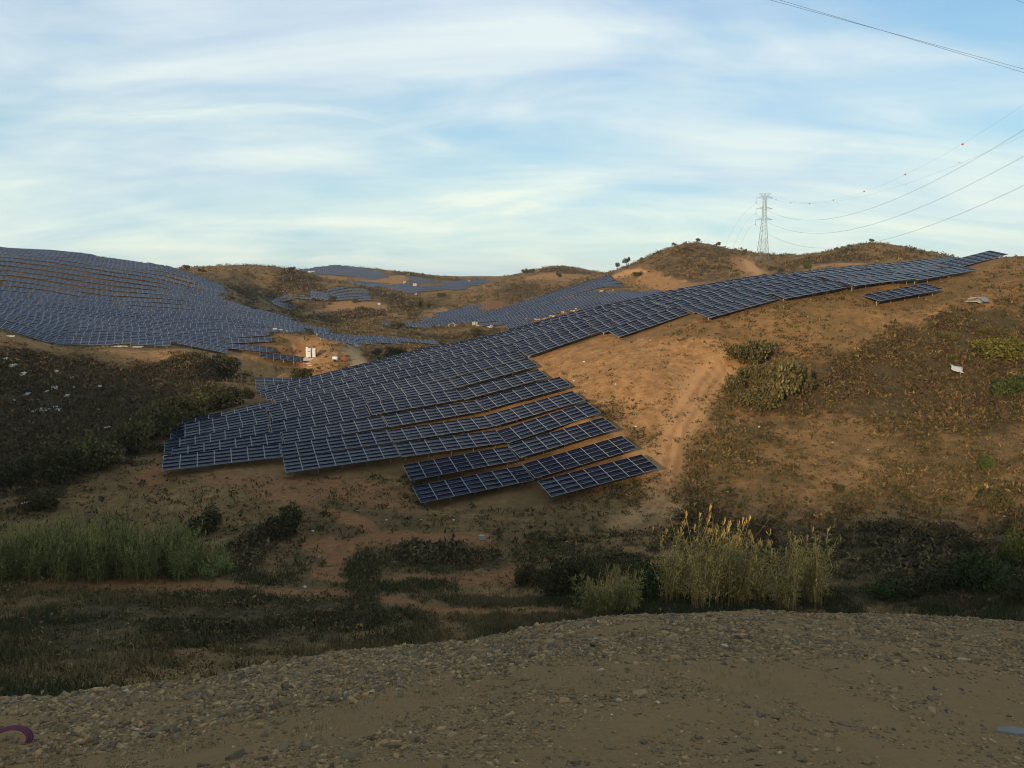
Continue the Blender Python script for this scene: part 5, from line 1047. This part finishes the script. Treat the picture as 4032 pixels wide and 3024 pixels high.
def rot_mats(n, tilt):
    a = rng.rand(n) * 6.283
    tx, ty = rng.normal(0, tilt, n), rng.normal(0, tilt, n)
    ca, sa_ = np.cos(a), np.sin(a)
    Rz = np.zeros((n, 3, 3))
    Rz[:, 0, 0], Rz[:, 0, 1], Rz[:, 1, 0], Rz[:, 1, 1], Rz[:, 2, 2] = ca, -sa_, sa_, ca, 1
    Rx = np.zeros((n, 3, 3))
    Rx[:, 0, 0], Rx[:, 1, 1], Rx[:, 1, 2], Rx[:, 2, 1], Rx[:, 2, 2] = 1, np.cos(tx), -np.sin(tx), np.sin(tx), np.cos(tx)
    Ry = np.zeros((n, 3, 3))
    Ry[:, 1, 1], Ry[:, 0, 0], Ry[:, 0, 2], Ry[:, 2, 0], Ry[:, 2, 2] = 1, np.cos(ty), np.sin(ty), -np.sin(ty), np.cos(ty)
    return Ry @ Rx @ Rz


big = np.argsort(-(sz / rs))[:290]
small = np.ones(n, bool)
small[big] = False


def stones(m):
    k = m.sum()
    v = cube[None] * (1 + rng.uniform(-.38, .30, (k, 8, 3)))
    v[:, 4:, :2] *= rng.uniform(.55, .95, (k, 1, 1))
    sc_ = np.stack([rng.uniform(.9, 1.7, k), rng.uniform(.6, 1.0, k), rng.uniform(.22, .55, k)], -1)
    v = v * (sc_ * sz[m][:, None])[:, None]
    v = np.einsum('nij,nkj->nki', rot_mats(k, .30), v)
    return v + np.stack([X[m], Y[m], Zs[m] + sz[m] * .12], -1)[:, None]


spal = 1.36 * np.array([(.170, .108, .052), (.215, .138, .066), (.135, .094, .052), (.105, .080, .052), (.250, .158, .074), (.285, .165, .072), (.150, .106, .058), (.33, .25, .16)])
v = stones(small)
k = len(v)
sc_i = rng.choice(8, k, p=[.22, .2, .18, .12, .13, .05, .09, .01])
scol = spal[sc_i] * rng.uniform(.65, 1.3, (k, 1))
Fst = (cf[None] + (np.arange(k) * 8)[:, None, None]).reshape(-1, 3)
cst = np.repeat(scol, 8, 0)
M_stone, t, b = new_mat('stone')
b.inputs['Specular IOR Level'].default_value = .03
at_ = N(t, 'ShaderNodeAttribute', attribute_name='col')
tc = t.nodes.new('ShaderNodeTexCoord')
fx = noise_n(t, tc.outputs['Object'], 14., 5, .7)
t.links.new(mix_n(t, 1.0, at_.outputs['Color'], mix_n(t, fx, (.55, .55, .55), (1.4, 1.4, 1.4)), 'MULTIPLY'), b.inputs['Base Color'])
me = mesh_np('gravel', v.reshape(-1, 3), Fst, M_stone, {'col': ('POINT', np.c_[cst, np.ones(len(cst))])})
o = link(bpy.data.objects.new('gravel', me))
o['kind'] = 'stuff'
o['label'] = 'slaty rubble and gravel covering the near bank'
o['category'] = 'gravel'
M_stone1, t, b = new_mat('stone_large')
b.inputs['Specular IOR Level'].default_value = .03
oi = t.nodes.new('ShaderNodeObjectInfo')
rp = t.nodes.new('ShaderNodeValToRGB')
rp.color_ramp.interpolation = 'CONSTANT'
el = rp.color_ramp.elements
for p_ in (.2, .4, .55, .7, .82, .93):
    el.new(p_)
for e, cidx in zip(el, (0, 1, 2, 6, 3, 4, 5, 7)):
    e.color = (*spal[cidx], 1)
t.links.new(oi.outputs['Random'], rp.inputs[0])
tc = t.nodes.new('ShaderNodeTexCoord')
fx = noise_n(t, tc.outputs['Object'], 1.6, 6, .7)
t.links.new(mix_n(t, 1.0, rp.outputs[0], mix_n(t, fx, (.5, .5, .5), (1.45, 1.45, 1.45)), 'MULTIPLY'), b.inputs['Base Color'])
stm = []
for s_ in range(8):
    vv = cube * (1 + np.random.RandomState(s_).uniform(-.42, .3, (8, 3)))
    vv[4:, :2] *= .78
    bm = bmesh.new()
    bmv = [bm.verts.new(p) for p in vv]
    for f_ in cf:
        bm.faces.new([bmv[a] for a in f_])
    bmesh.ops.bevel(bm, geom=list(bm.edges), offset=.14, segments=1, affect='EDGES')
    m_ = bpy.data.meshes.new('stone')
    bm.to_mesh(m_)
    bm.free()
    m_.materials.append(M_stone1)
    stm.append(m_)
for a in big:
    part('stone', stm[a % 8], ground, (X[a], Y[a], Zs[a] + sz[a] * .15), (rng.normal(0, .3), rng.normal(0, .3), rng.rand() * 6.28),
         (sz[a] * rng.uniform(.9, 1.5), sz[a] * rng.uniform(.6, 1), sz[a] * rng.uniform(.3, .65)))

# dry weeds on the bank
nw = 260
aw = rng.uniform(-34, 20, nw)
Rw = np.interp(aw, BK[:, 0], BK[:, 1])
rw = Rw - (Rw - 9) * np.clip(rng.normal(.66, .06, nw), .3, .95)
PW_ = np.c_[rw * np.sin(np.radians(aw)), rw * np.cos(np.radians(aw)), np.zeros(nw)]
PW_[:, 2] = height(PW_[:, 0], PW_[:, 1])[0]
wv, wc = blades(PW_, .14, .12, 9, np.array([(.24, .19, .105), (.17, .14, .08), (.11, .105, .055)])[rng.randint(3, size=nw)], .006, .5)
me = mesh_np('weeds', wv, np.arange(len(wv)).reshape(-1, 3), M_veg, {'col': ('POINT', np.c_[wc, np.ones(len(wc))])})
o = link(bpy.data.objects.new('weeds', me))
o['kind'] = 'stuff'
o['label'] = 'thin dry weeds along the rut across the stony bank'
o['category'] = 'weeds'

# ------------------------------------------------------------------ pylon and wires
M_pyl = plain('pylon_steel', (.20, .205, .205), .6, .2, .4)
M_wire = plain('wire', (.12, .125, .13), .6)
M_glass = plain('insulator', (.16, .15, .14), .4)
PX, PY = 171.0, 550.0
pz = gz(PX, PY) - 1.0
TOPZ = 59.4 - 0
Hh = 58.6 - pz
pyl = empty('pylon', (PX, PY, pz), R(6))
tag(pyl, 'grey lattice power pylon standing in the saddle between two hills', 'pylon')


def half(z):
    f = z / Hh
    return 3.35 * (1 - f / .68) + 1.0 * (f / .68) if f < .68 else 1.0 - .25 * (f - .68)


lv = [0, .10, .20, .29, .37, .44, .50, .55, .60, .65, .70, .74, .78, .82, .86, .90, .94]
for sx in (-1, 1):
    for sy in (-1, 1):
        vv, ff = bars([((sx * half(a * Hh), sy * half(a * Hh), a * Hh), (sx * half(b_ * Hh), sy * half(b_ * Hh), b_ * Hh)) for a, b_ in zip(lv[:-1], lv[1:])], .19)
        part('tower_leg', mesh_np('tower_leg', vv, ff, M_pyl), pyl)
segs = []
for a, b_ in zip(lv[:-1], lv[1:]):
    za, zb_ = a * Hh, b_ * Hh
    ha, hb = half(za), half(zb_)
    for s in (-1, 1):
        for p1, p2, p3, p4 in (((-ha, s * ha, za), (hb, s * hb, zb_), (ha, s * ha, za), (-hb, s * hb, zb_)), ((s * ha, -ha, za), (s * hb, hb, zb_), (s * ha, ha, za), (s * hb, -hb, zb_))):
            segs.append((p1, p2))
            if a < .34:
                segs.append((p3, p4))
        if a in (.10, .20, .29):
            segs += [((-ha, s * ha, za), (ha, s * ha, za)), ((s * ha, -ha, za), (s * ha, ha, za))]
vv, ff = bars(segs, .095)
part('bracing', mesh_np('bracing', vv, ff, M_pyl), pyl)
for nm, f, reach in (('crossarm', .93, 6.1), ('crossarm', .775, 5.9), ('crossarm', .62, 6.0)):
    z0, h0 = f * Hh, half(f * Hh)
    segs = []
    for s in (-1, 1):
        tip = (s * reach, 0, z0)
        for sy in (-1, 1):
            segs += [((s * h0, sy * h0, z0), tip), ((s * h0, sy * h0, z0 + 1.5), tip)]
            segs += [((s * (h0 + (reach - h0) * k_), sy * h0 * (1 - k_), z0), (s * (h0 + (reach - h0) * k_), sy * h0 * (1 - k_), z0 + 1.5 * (1 - k_))) for k_ in (.3, .6)]
    vv, ff = bars(segs, .11)
    part(nm, mesh_np(nm, vv, ff, M_pyl), pyl)
    vv, ff = bars([((-reach, 0, z0), (-reach, 0, z0 - 2.6), .1)], .1)
    rings = [box_vf(-reach - .16, -.16, z0 - 2.6 - .05 - k_ * .22, -reach + .16, .16, z0 - 2.6 + .09 - k_ * .22) for k_ in range(5)]
    iv, if_ = merge([(vv, ff)] + rings)
    part('insulator', mesh_np('insulator', iv, if_, M_glass), pyl)
zt, h0 = .94 * Hh, half(.94 * Hh)
segs = []
for s in (-1, 1):
    for sy in (-1, 1):
        segs += [((s * h0, sy * h0, zt), (s * 3.9, 0, Hh)), ((s * h0, sy * h0, zt), (0, 0, Hh))]
segs += [((-3.9, 0, Hh), (3.9, 0, Hh)), ((-2.2, 0, Hh), (-h0, 0, zt)), ((2.2, 0, Hh), (h0, 0, zt))]
vv, ff = bars(segs, .11)
part('earth_wire_peak', mesh_np('earth_wire_peak', vv, ff, M_pyl), pyl)

WL = {'p1': 'uppermost conductor sagging right from the pylon', 'p2': 'middle conductor sagging right from the pylon', 'p3': 'lowest conductor sagging right from the pylon, passing before the right hill',
      'e1': 'thin earth wire with red marker balls right of the pylon', 'e2': 'thin earth wire with pale marker balls right of the pylon',
      'l1': 'uppermost conductor falling left from the pylon', 'l2': 'middle conductor falling left from the pylon', 'l3': 'lowest conductor falling left from the pylon'}
M_red = plain('marker_red', (.55, .10, .06), .5)
M_pale = plain('marker_pale', (.62, .60, .55), .5)
bm = bmesh.new()
bmesh.ops.create_icosphere(bm, subdivisions=2, radius=1)
me_ballr = bpy.data.meshes.new('marker_ball')
bm.to_mesh(me_ballr)
bm.free()
me_ballp = me_ballr.copy()
me_ballr.materials.append(M_red)
me_ballp.materials.append(M_pale)
for k_, pts_ in WIRES.items():
    P = np.array(pts_)
    o_ = P[0].copy()
    if k_[0] == 'e':
        vv, ff = tube(P - o_, .016, 4)
    else:
        d = np.array([.99, .11, 0]) * .2
        vv, ff = merge([tube(P - o_ + d, .022, 4), tube(P - o_ - d, .022, 4)])
    o = link(bpy.data.objects.new('power_line', mesh_np('power_line', vv, ff, M_wire)))
    o.location = o_
    tag(o, WL[k_], 'power line', 'wires of the pylon line')
    for bi, bl in enumerate((BALLS[0], BALLS[1])):
        if k_ == 'e%d' % (bi + 1):
            for p in bl:
                s = .34 if bi == 0 else .24
                part('marker_ball', me_ballr if bi == 0 else me_ballp, o, Vector(p) - Vector(o_), scale=(s, s, s))
TWL = ['upper of two parallel wires crossing the top right sky', 'lower of two parallel wires crossing the top right sky', 'short wire cutting the top right picture corner']
for q, P in enumerate(TWIN):
    P = np.array(P)
    vv, ff = tube(P - P[0], .022, 4)
    o = link(bpy.data.objects.new('power_line', mesh_np('power_line', vv, ff, M_wire)))
    o.location = P[0]
    tag(o, TWL[q], 'power line', 'overhead wires close by')

# ------------------------------------------------------------------ inverter station, trailer, netting
M_white = plain('white_paint', (.55, .56, .55), .5, 0, .4, .06)
M_grey = plain('grey_paint', (.22, .23, .24), .6)
M_dkblue = plain('dark_blue_paint', (.025, .035, .075), .5)
M_conc = plain('concrete', (.34, .32, .28), .9)
M_sheet = plain('pale_sheet', (.40, .375, .32), .8, 0, .2, .15, 1.2)
M_card = plain('pale_cardboard', (.40, .30, .19), .9, 0, .1, .2, 1.0)
M_plast = plain('white_plastic', (.42, .41, .38), .5)


def pbox(name, mat, parent, x0, y0, z0, x1, y1, z1, bev=.0):
    bm = bmesh.new()
    v, f = box_vf(x0, y0, z0, x1, y1, z1)
    vs = [bm.verts.new(p) for p in v]
    for q_ in f:
        bm.faces.new([vs[a] for a in q_])
    if bev:
        bmesh.ops.bevel(bm, geom=list(bm.edges), offset=bev, segments=2, affect='EDGES')
    m_ = bpy.data.meshes.new(name)
    bm.to_mesh(m_)
    bm.free()
    m_.materials.append(mat)
    o = bpy.data.objects.new(name, m_)
    COL.objects.link(o)
    if parent:
        o.parent = parent
    return o


x, y = STATION[0]
z = gz(x, y)
stn = empty('inverter_station', (x, y, z), R(8))
tag(stn, 'white inverter station of two tall cabinets on a concrete plinth', 'inverter station')
pbox('plinth', M_conc, stn, -2.3, -1.6, -.6, 2.3, 1.6, .22)
for q, cx in enumerate((-.62, .78)):
    for fx_ in (-.32, .32):
        pbox('foot', M_conc, stn, cx + fx_ - .12, -1.3, .223, cx + fx_ + .12, 1.2, .45)
    bm = bmesh.new()
    prof = [(-1.35, .453), (1.2, .453), (1.2, 3.0), (-.95, 3.0), (-1.35, 2.6)]
    a_ = [bm.verts.new((cx - .48, p, zz_)) for p, zz_ in prof]
    b2 = [bm.verts.new((cx + .48, p, zz_)) for p, zz_ in prof]
    bm.faces.new(a_)
    bm.faces.new(b2[::-1])
    for k_ in range(5):
        bm.faces.new([a_[k_], b2[k_], b2[(k_ + 1) % 5], a_[(k_ + 1) % 5]][::-1])
    bmesh.ops.recalc_face_normals(bm, faces=bm.faces)
    m_ = bpy.data.meshes.new('cabinet')
    bm.to_mesh(m_)
    bm.free()
    m_.materials.append(M_white)
    cab = part('cabinet', m_, stn)
    pbox('door', M_white, cab, cx - .40, -1.375, .6, cx + .40, -1.352, 2.45)
    if q == 0:
        pbox('vent', M_grey, cab, cx - .36, -1.40, 2.05, cx + .30, -1.377, 2.35)
pbox('side_panel', M_dkblue, stn, 1.265, -1.2, .5, 1.33, 1.1, 2.7)
pbox('rear_cabinet', M_white, stn, -1.75, .3, .223, -1.12, 1.25, 3.35)
x, y = TRAILER[0]
tr = empty('tank_trailer', (x, y, gz(x, y)), R(-25))
tag(tr, 'small white tank trailer parked right of the white cabinets', 'trailer')
vv, ff = tube([(-1.05, 0, .95), (-1.0, 0, .95), (.75, 0, .95), (.8, 0, .95)], [.2, .5, .5, .2], 14)
part('tank', mesh_np('tank', vv, ff, M_white, smooth=True), tr)
pbox('chassis', M_grey, tr, -1.1, -.45, .36, .9, .45, .44)
vv, ff = bars([((.9, -.4, .4), (1.9, 0, .4)), ((.9, .4, .4), (1.9, 0, .4)), ((1.9, 0, .4), (1.95, 0, 0))], .07)
part('tow_bar', mesh_np('tow_bar', vv, ff, M_grey), tr)
M_rub = plain('rubber', (.02, .02, .02), .9)
for s in (-1, 1):
    vv, ff = tube([(0, s * .56, .3), (0, s * .561, .3), (0, s * .72, .3), (0, s * .721, .3)], [.05, .3, .3, .05], 14)
    part('wheel', mesh_np('wheel', vv, ff, M_rub), tr)
x, y = NET[0]
M_net = plain('orange_netting', (.42, .12, .04), .8)
net = empty('safety_netting', (x, y, gz(x, y)), R(10))
tag(net, 'dark orange safety netting on posts beside the gravel road', 'netting')
for k_ in range(3):
    pbox('post', M_grey, net, -1.2 + k_ * 1.2 - .03, -.03, -.3, -1.2 + k_ * 1.2 + .03, .03, 1.5)
vv, ff = bars([((-1.17, -.05, .3 + k_ * .2), (1.17, -.05, .3 + k_ * .2 - .1)) for k_ in range(6)] + [((-1.1 + k_ * .2, -.05, .2), (-1.1 + k_ * .2, -.05, 1.4)) for k_ in range(12)], .07)
part('mesh_net', mesh_np('mesh_net', vv, ff, M_net), net)


# ------------------------------------------------------------------ litter, bundles, boxes
def crumpled(w, h, seed, mat):
    """a pale crumpled sheet lying on the ground, with a lifted edge"""
    g = np.random.RandomState(seed)
    nx, ny = 7, 5
    xs = np.linspace(-w / 2, w / 2, nx)
    ys = np.linspace(-w * .36, w * .36, ny)
    Vv = np.array([(a + g.normal(0, w * .05), b_ + g.normal(0, w * .05), .06 + g.rand() * h * .35 + max(0, b_) * h / w) for a in xs for b_ in ys])
    F_ = np.array([(i_ * ny + j_, (i_ + 1) * ny + j_, (i_ + 1) * ny + j_ + 1, i_ * ny + j_ + 1) for i_ in range(nx - 1) for j_ in range(ny - 1)])
    Vb = Vv - [0, 0, .03]
    n0 = len(Vv)
    rim = [i_ * ny for i_ in range(nx)] + [(nx - 1) * ny + j_ for j_ in range(1, ny)] + [i_ * ny + ny - 1 for i_ in range(nx - 2, -1, -1)] + [j_ for j_ in range(ny - 2, 0, -1)]
    side_ = [(rim[k_], rim[(k_ + 1) % len(rim)], rim[(k_ + 1) % len(rim)] + n0, rim[k_] + n0)[::-1] for k_ in range(len(rim))]
    return mesh_np('sheet', np.r_[Vv, Vb], np.r_[F_, F_[:, ::-1] + n0, np.array(side_)], mat)


sl_ = sorted(range(22), key=lambda q: -LITTER[q][1])
for r_, q in enumerate(sl_):
    x, y, w, h = LITTER[q]
    o = link(bpy.data.objects.new('litter_sheet', crumpled(w * .8, h * 1.2, q, M_sheet)))
    o.location = (x, y, gz(x, y) + .1)
    o.rotation_euler = (R(14), 0, rng.uniform(-.5, .5))
    tag(o, 'pale torn sheet on the dark left slope, %s from the top of the litter' % ORD[r_ + 1], 'litter', 'pale sheets littering the dark left slope')
LX = ['pale scrap among the bushes of the left gully', 'long pale scrap at the edge of the left gully', 'small pale scrap at the foot of the left gully', 'pale scrap beside a dark broom bush at far left', 'pale scrap at the left corner of the solar field', 'pale concrete block on the valley track']
for q in range(22, 28):
    x, y, w, h = LITTER[q]
    if q == 27:
        o = pbox('concrete_block', M_conc, None, -.28, -.2, -.05, .28, .2, .42, .03)
    else:
        o = link(bpy.data.objects.new('litter_sheet', crumpled(w, h * 1.3, q, M_sheet)))
    o.location = (x, y, gz(x, y) + .06)
    o.rotation_euler = (R(10) if q < 27 else 0, 0, rng.uniform(-.5, .5))
    tag(o, LX[q - 22], 'litter' if q < 27 else 'concrete block')
for q, (x, y, w, h) in enumerate(BUNDLES):
    o = empty('packing_bundle', (x, y, gz(x, y)), rng.uniform(-.6, .6))
    k_ = rng.randint(2, 4)
    for s in range(k_):
        ww = w * .62 / k_
        hh = max(.3, h * rng.uniform(.4, .8))
        b_ = pbox('crate' if s % 2 else 'cardboard_sheet', (M_card, M_sheet, M_plast)[rng.randint(3)], o, -ww / 2, -.5, -.1, ww / 2, .5, hh, .02)
        b_.location = (-w * .4 + ww * (s + .5), rng.normal(0, .4), 0)
        b_.rotation_euler = (rng.normal(0, .18), rng.normal(0, .15), rng.normal(0, .4))
    if q < 12:
        lab = 'pale packing bundle below the middle solar field, %s from the left' % ORD[q + 1]
    elif q < 28:
        lab = 'pale packing bundle in the gap of the middle solar field, %s from left' % ORD[q - 11]
    else:
        lab = ['pale bundle left of the upper middle tables', 'tiny pale bundle above the bent table row', 'pale bundle below the topmost middle tables', 'pale bundle on the ochre cut behind the near ridge'][q - 28]
    tag(o, lab, 'bundle', 'packing bundles in the middle field')
for q, (x, y) in enumerate(BOXES):
    x, y = BOXES[0][0] + q * 1.95, BOXES[0][1] + .3 + q * .3
    o = empty('wrapped_pallet', (x, y, gz(x, y)), R(15))
    pbox('pallet', M_card, o, -.8, -.55, -.1, .8, .55, .15)
    pbox('wrapped_load', M_plast, o, -.78, -.53, .153, .78, .53, 1.55, .05)
    tag(o, 'white wrapped pallet behind the isolated table row, %s from left' % ORD[q + 1], 'pallet', 'white wrapped pallets on the left hill')
WLB = ['small white cabin by the road between far fields', 'white container between the far solar fields', 'white box at the right end of the first far field', 'white roof at the right end of the second far field', 'pale crate at the tip of the second far field', 'white van-like box beside the skyline tree']
for q, (x, y, w, h) in enumerate(WHITES):
    o = empty('white_container', (x, y, gz(x, y)), R(12))
    tag(o, WLB[q], 'container')
    hh = max(1.2, h)
    pbox('body', M_plast, o, -w / 2, -.9, -.2, w / 2, .9, hh, .03)
    pbox('roof', M_grey if q == 1 else M_plast, o, -w / 2 - .06, -.98, hh + .002, w / 2 + .06, .98, hh + .1)
    pbox('door', M_grey, o, -w * .2, -.93, 0, w * .05, -.903, hh * .8)
for q, (x, y, w) in enumerate(EDGE):
    o = empty('profile_stack', (x, y, gz(x, y)), R(-14))
    for s in range(4):
        b_ = pbox('steel_profile', M_sheet, o, -w * .36, -.09, 0, w * .36, .09, .12)
        b_.location = (rng.normal(0, .4), s * .32 - .4, .03 + .12 * (s % 2))
        b_.rotation_euler = (0, 0, rng.normal(0, .09))
    tag(o, ['pale stack of profiles at the far left end under the tables', 'pale stack of profiles under the front left tables', 'longer of two pale stacks under the middle front tables', 'pale stack left under the tables with the step', 'pale stack under the tables above the big dark bush', 'white profiles at the lower right end of the front table', 'white profiles just below others at the front table end', 'upper pale stack on the slope right of the left hill', 'middle pale stack on the slope right of the left hill', 'lower pale stack on the slope right of the left hill'][q], 'profile stack', 'stacks of mounting profiles')
x, y = PILE[0]
o = empty('sheet_pile', (x, y, gz(x, y)), R(20))
tag(o, 'pile of pale boards with a grey corrugated sheet leaning on it', 'board pile')
for k_ in range(4):
    b_ = pbox('board', M_card if k_ % 2 else M_plast, o, -1.2, -.5, 0, 1.1, .5, .1)
    b_.location = (-.45 + .1 * k_, .2, .1 + .22 * k_)
    b_.rotation_euler = (R(4 * k_ - 5), R(3), R(10 * k_ - 15))
vv = np.array([(-.85 + i_ * .1, y_, .03 * (i_ % 2) + z_) for i_ in range(18) for y_, z_ in ((-.85, .05), (.55, .85))])
ff = np.array([(2 * i_, 2 * i_ + 2, 2 * i_ + 3, 2 * i_ + 1) for i_ in range(17)])
c_ = part('corrugated_sheet', mesh_np('corrugated_sheet', vv, ff, plain('grey_corrugated', (.20, .21, .22), .6, .2)), o, (.75, -.35, .1))
b_ = pbox('board', M_plast, o, -.35, -.3, 0, .35, .3, .05)
b_.location = (-1.0, -.95, .1)
b_.rotation_euler = (R(25), 0, .4)
x, y = SIGN[0]
o = empty('sign_board', (x, y, gz(x, y)), R(-8))
tag(o, 'tilted white board on a thin stake among dark scrub', 'board')
vv, ff = bars([((.55, 0, -.3), (.5, .05, .85))], .06)
part('stake', mesh_np('stake', vv, ff, M_conc), o)
c_ = crumpled(1.6, .25, 77, M_plast)
part('panel', c_, o, (0, 0, .95), (R(35), R(14), 0))
# bright scraps
BITL = ['near the bare patch above the tables', 'upper right on the bare patch', 'right on the bare patch middle', 'high under the long table strip', 'below the lone table', 'above the olive bush pair', 'low on the bare track side', 'beside the bare track lower end', 'left under the widest olive bush', 'below the widest olive bush', 'between olive bushes and dark scrub', 'lower middle of the open slope', 'below the dark scrub patch',
        'by the lone green bush', 'above the tall reeds', 'far right above the green bushes', 'left below the lowest tables', 'beside the red track fork', 'right of the red track fork', 'below the lowest right tables', 'above the red S-bend', 'below the red S-bend', 'among grass below the left track', 'nearest the table ends', 'upper left on the bare patch']
M_bit = plain('white_scrap', (.50, .47, .42), .7)
for q, (x, y) in enumerate(BITS):
    g = np.random.RandomState(q)
    vv = cube * (1 + g.uniform(-.4, .3, (8, 3))) * [.15, .11, .07] * g.uniform(.5, 1.2)
    o = link(bpy.data.objects.new('white_stone', mesh_np('white_stone', vv, cf, M_bit)))
    o.location = (x, y, gz(x, y) + .08)
    o.rotation_euler = (.2, .1, q)
    where = 'right slope' if x > 8 else 'valley floor'
    tag(o, 'small white stone on the %s, %s' % (where, BITL[q]), 'stone', 'small white stones on the ' + where)
# hose and slab on the bank
x, y = HOSE[0]
hz0 = gz(x, y)
M_hose = plain('purple_hose', (.13, .022, .050), .5)
segs = []
for k_ in range(4):
    rr2 = .27 + .02 * k_
    segs.append(tube([(rr2 * math.cos(a_) * 1.1, .05 * math.sin(a_) + k_ * .05, rr2 * math.sin(a_) * .75 + .12) for a_ in np.linspace(-.35, math.pi + .5, 22)], .018, 6))
vv, ff = merge(segs)
o = link(bpy.data.objects.new('hose', mesh_np('hose', vv, ff, M_hose, smooth=True)))
o.location = (x, y, hz0)
o.rotation_euler = (R(-25), 0, R(20))
tag(o, 'coil of dark purple hose on the stones at the left edge', 'hose')
x, y = SLAB[0]
bm = bmesh.new()
g = np.random.RandomState(9)
ring = [(math.cos(a_) * .48 * g.uniform(.6, 1.2), math.sin(a_) * .22 * g.uniform(.6, 1.3)) for a_ in np.linspace(0, 6.283, 11)[:-1]]
lo = [bm.verts.new((a_ * 1.08, b_ * 1.1, -.12)) for a_, b_ in ring]
hi = [bm.verts.new((a_, b_, .07 + g.uniform(-.015, .02))) for a_, b_ in ring]
bm.faces.new(hi)
for k_ in range(10):
    bm.faces.new([lo[k_], lo[(k_ + 1) % 10], hi[(k_ + 1) % 10], hi[k_]])
bmesh.ops.recalc_face_normals(bm, faces=bm.faces)
m_ = bpy.data.meshes.new('rock_slab')
bm.to_mesh(m_)
bm.free()
m_.materials.append(plain('pale_slate', (.21, .19, .16), .95, 0, .02, .2, 6.))
o = link(bpy.data.objects.new('rock_slab', m_))
o.location = (x, y, gz(x, y) - .02)
o.rotation_euler = (R(-14), R(4), R(6))
tag(o, 'flat pale grey slab of slate at the lower right edge', 'rock')

# ------------------------------------------------------------------ thin evening haze over the whole site
def haze(density):
    v, f = box_vf(-7600, -7600, -75, 7600, 7600, 130)
    m = bpy.data.materials.new('haze')
    m.use_nodes = True
    t = m.node_tree
    for n in list(t.nodes):
        t.nodes.remove(n)
    out = t.nodes.new('ShaderNodeOutputMaterial')
    pv_ = t.nodes.new('ShaderNodeVolumePrincipled')
    pv_.inputs['Color'].default_value = (.80, .88, .95, 1)
    pv_.inputs['Density'].default_value = density
    t.links.new(pv_.outputs[0], out.inputs['Volume'])
    o = link(bpy.data.objects.new('haze', mesh_np('haze', np.array(v, float), np.array(f), m)))
    o['kind'] = 'stuff'
    o['label'] = 'thin bluish evening haze over the distant hills'


haze(.00006)
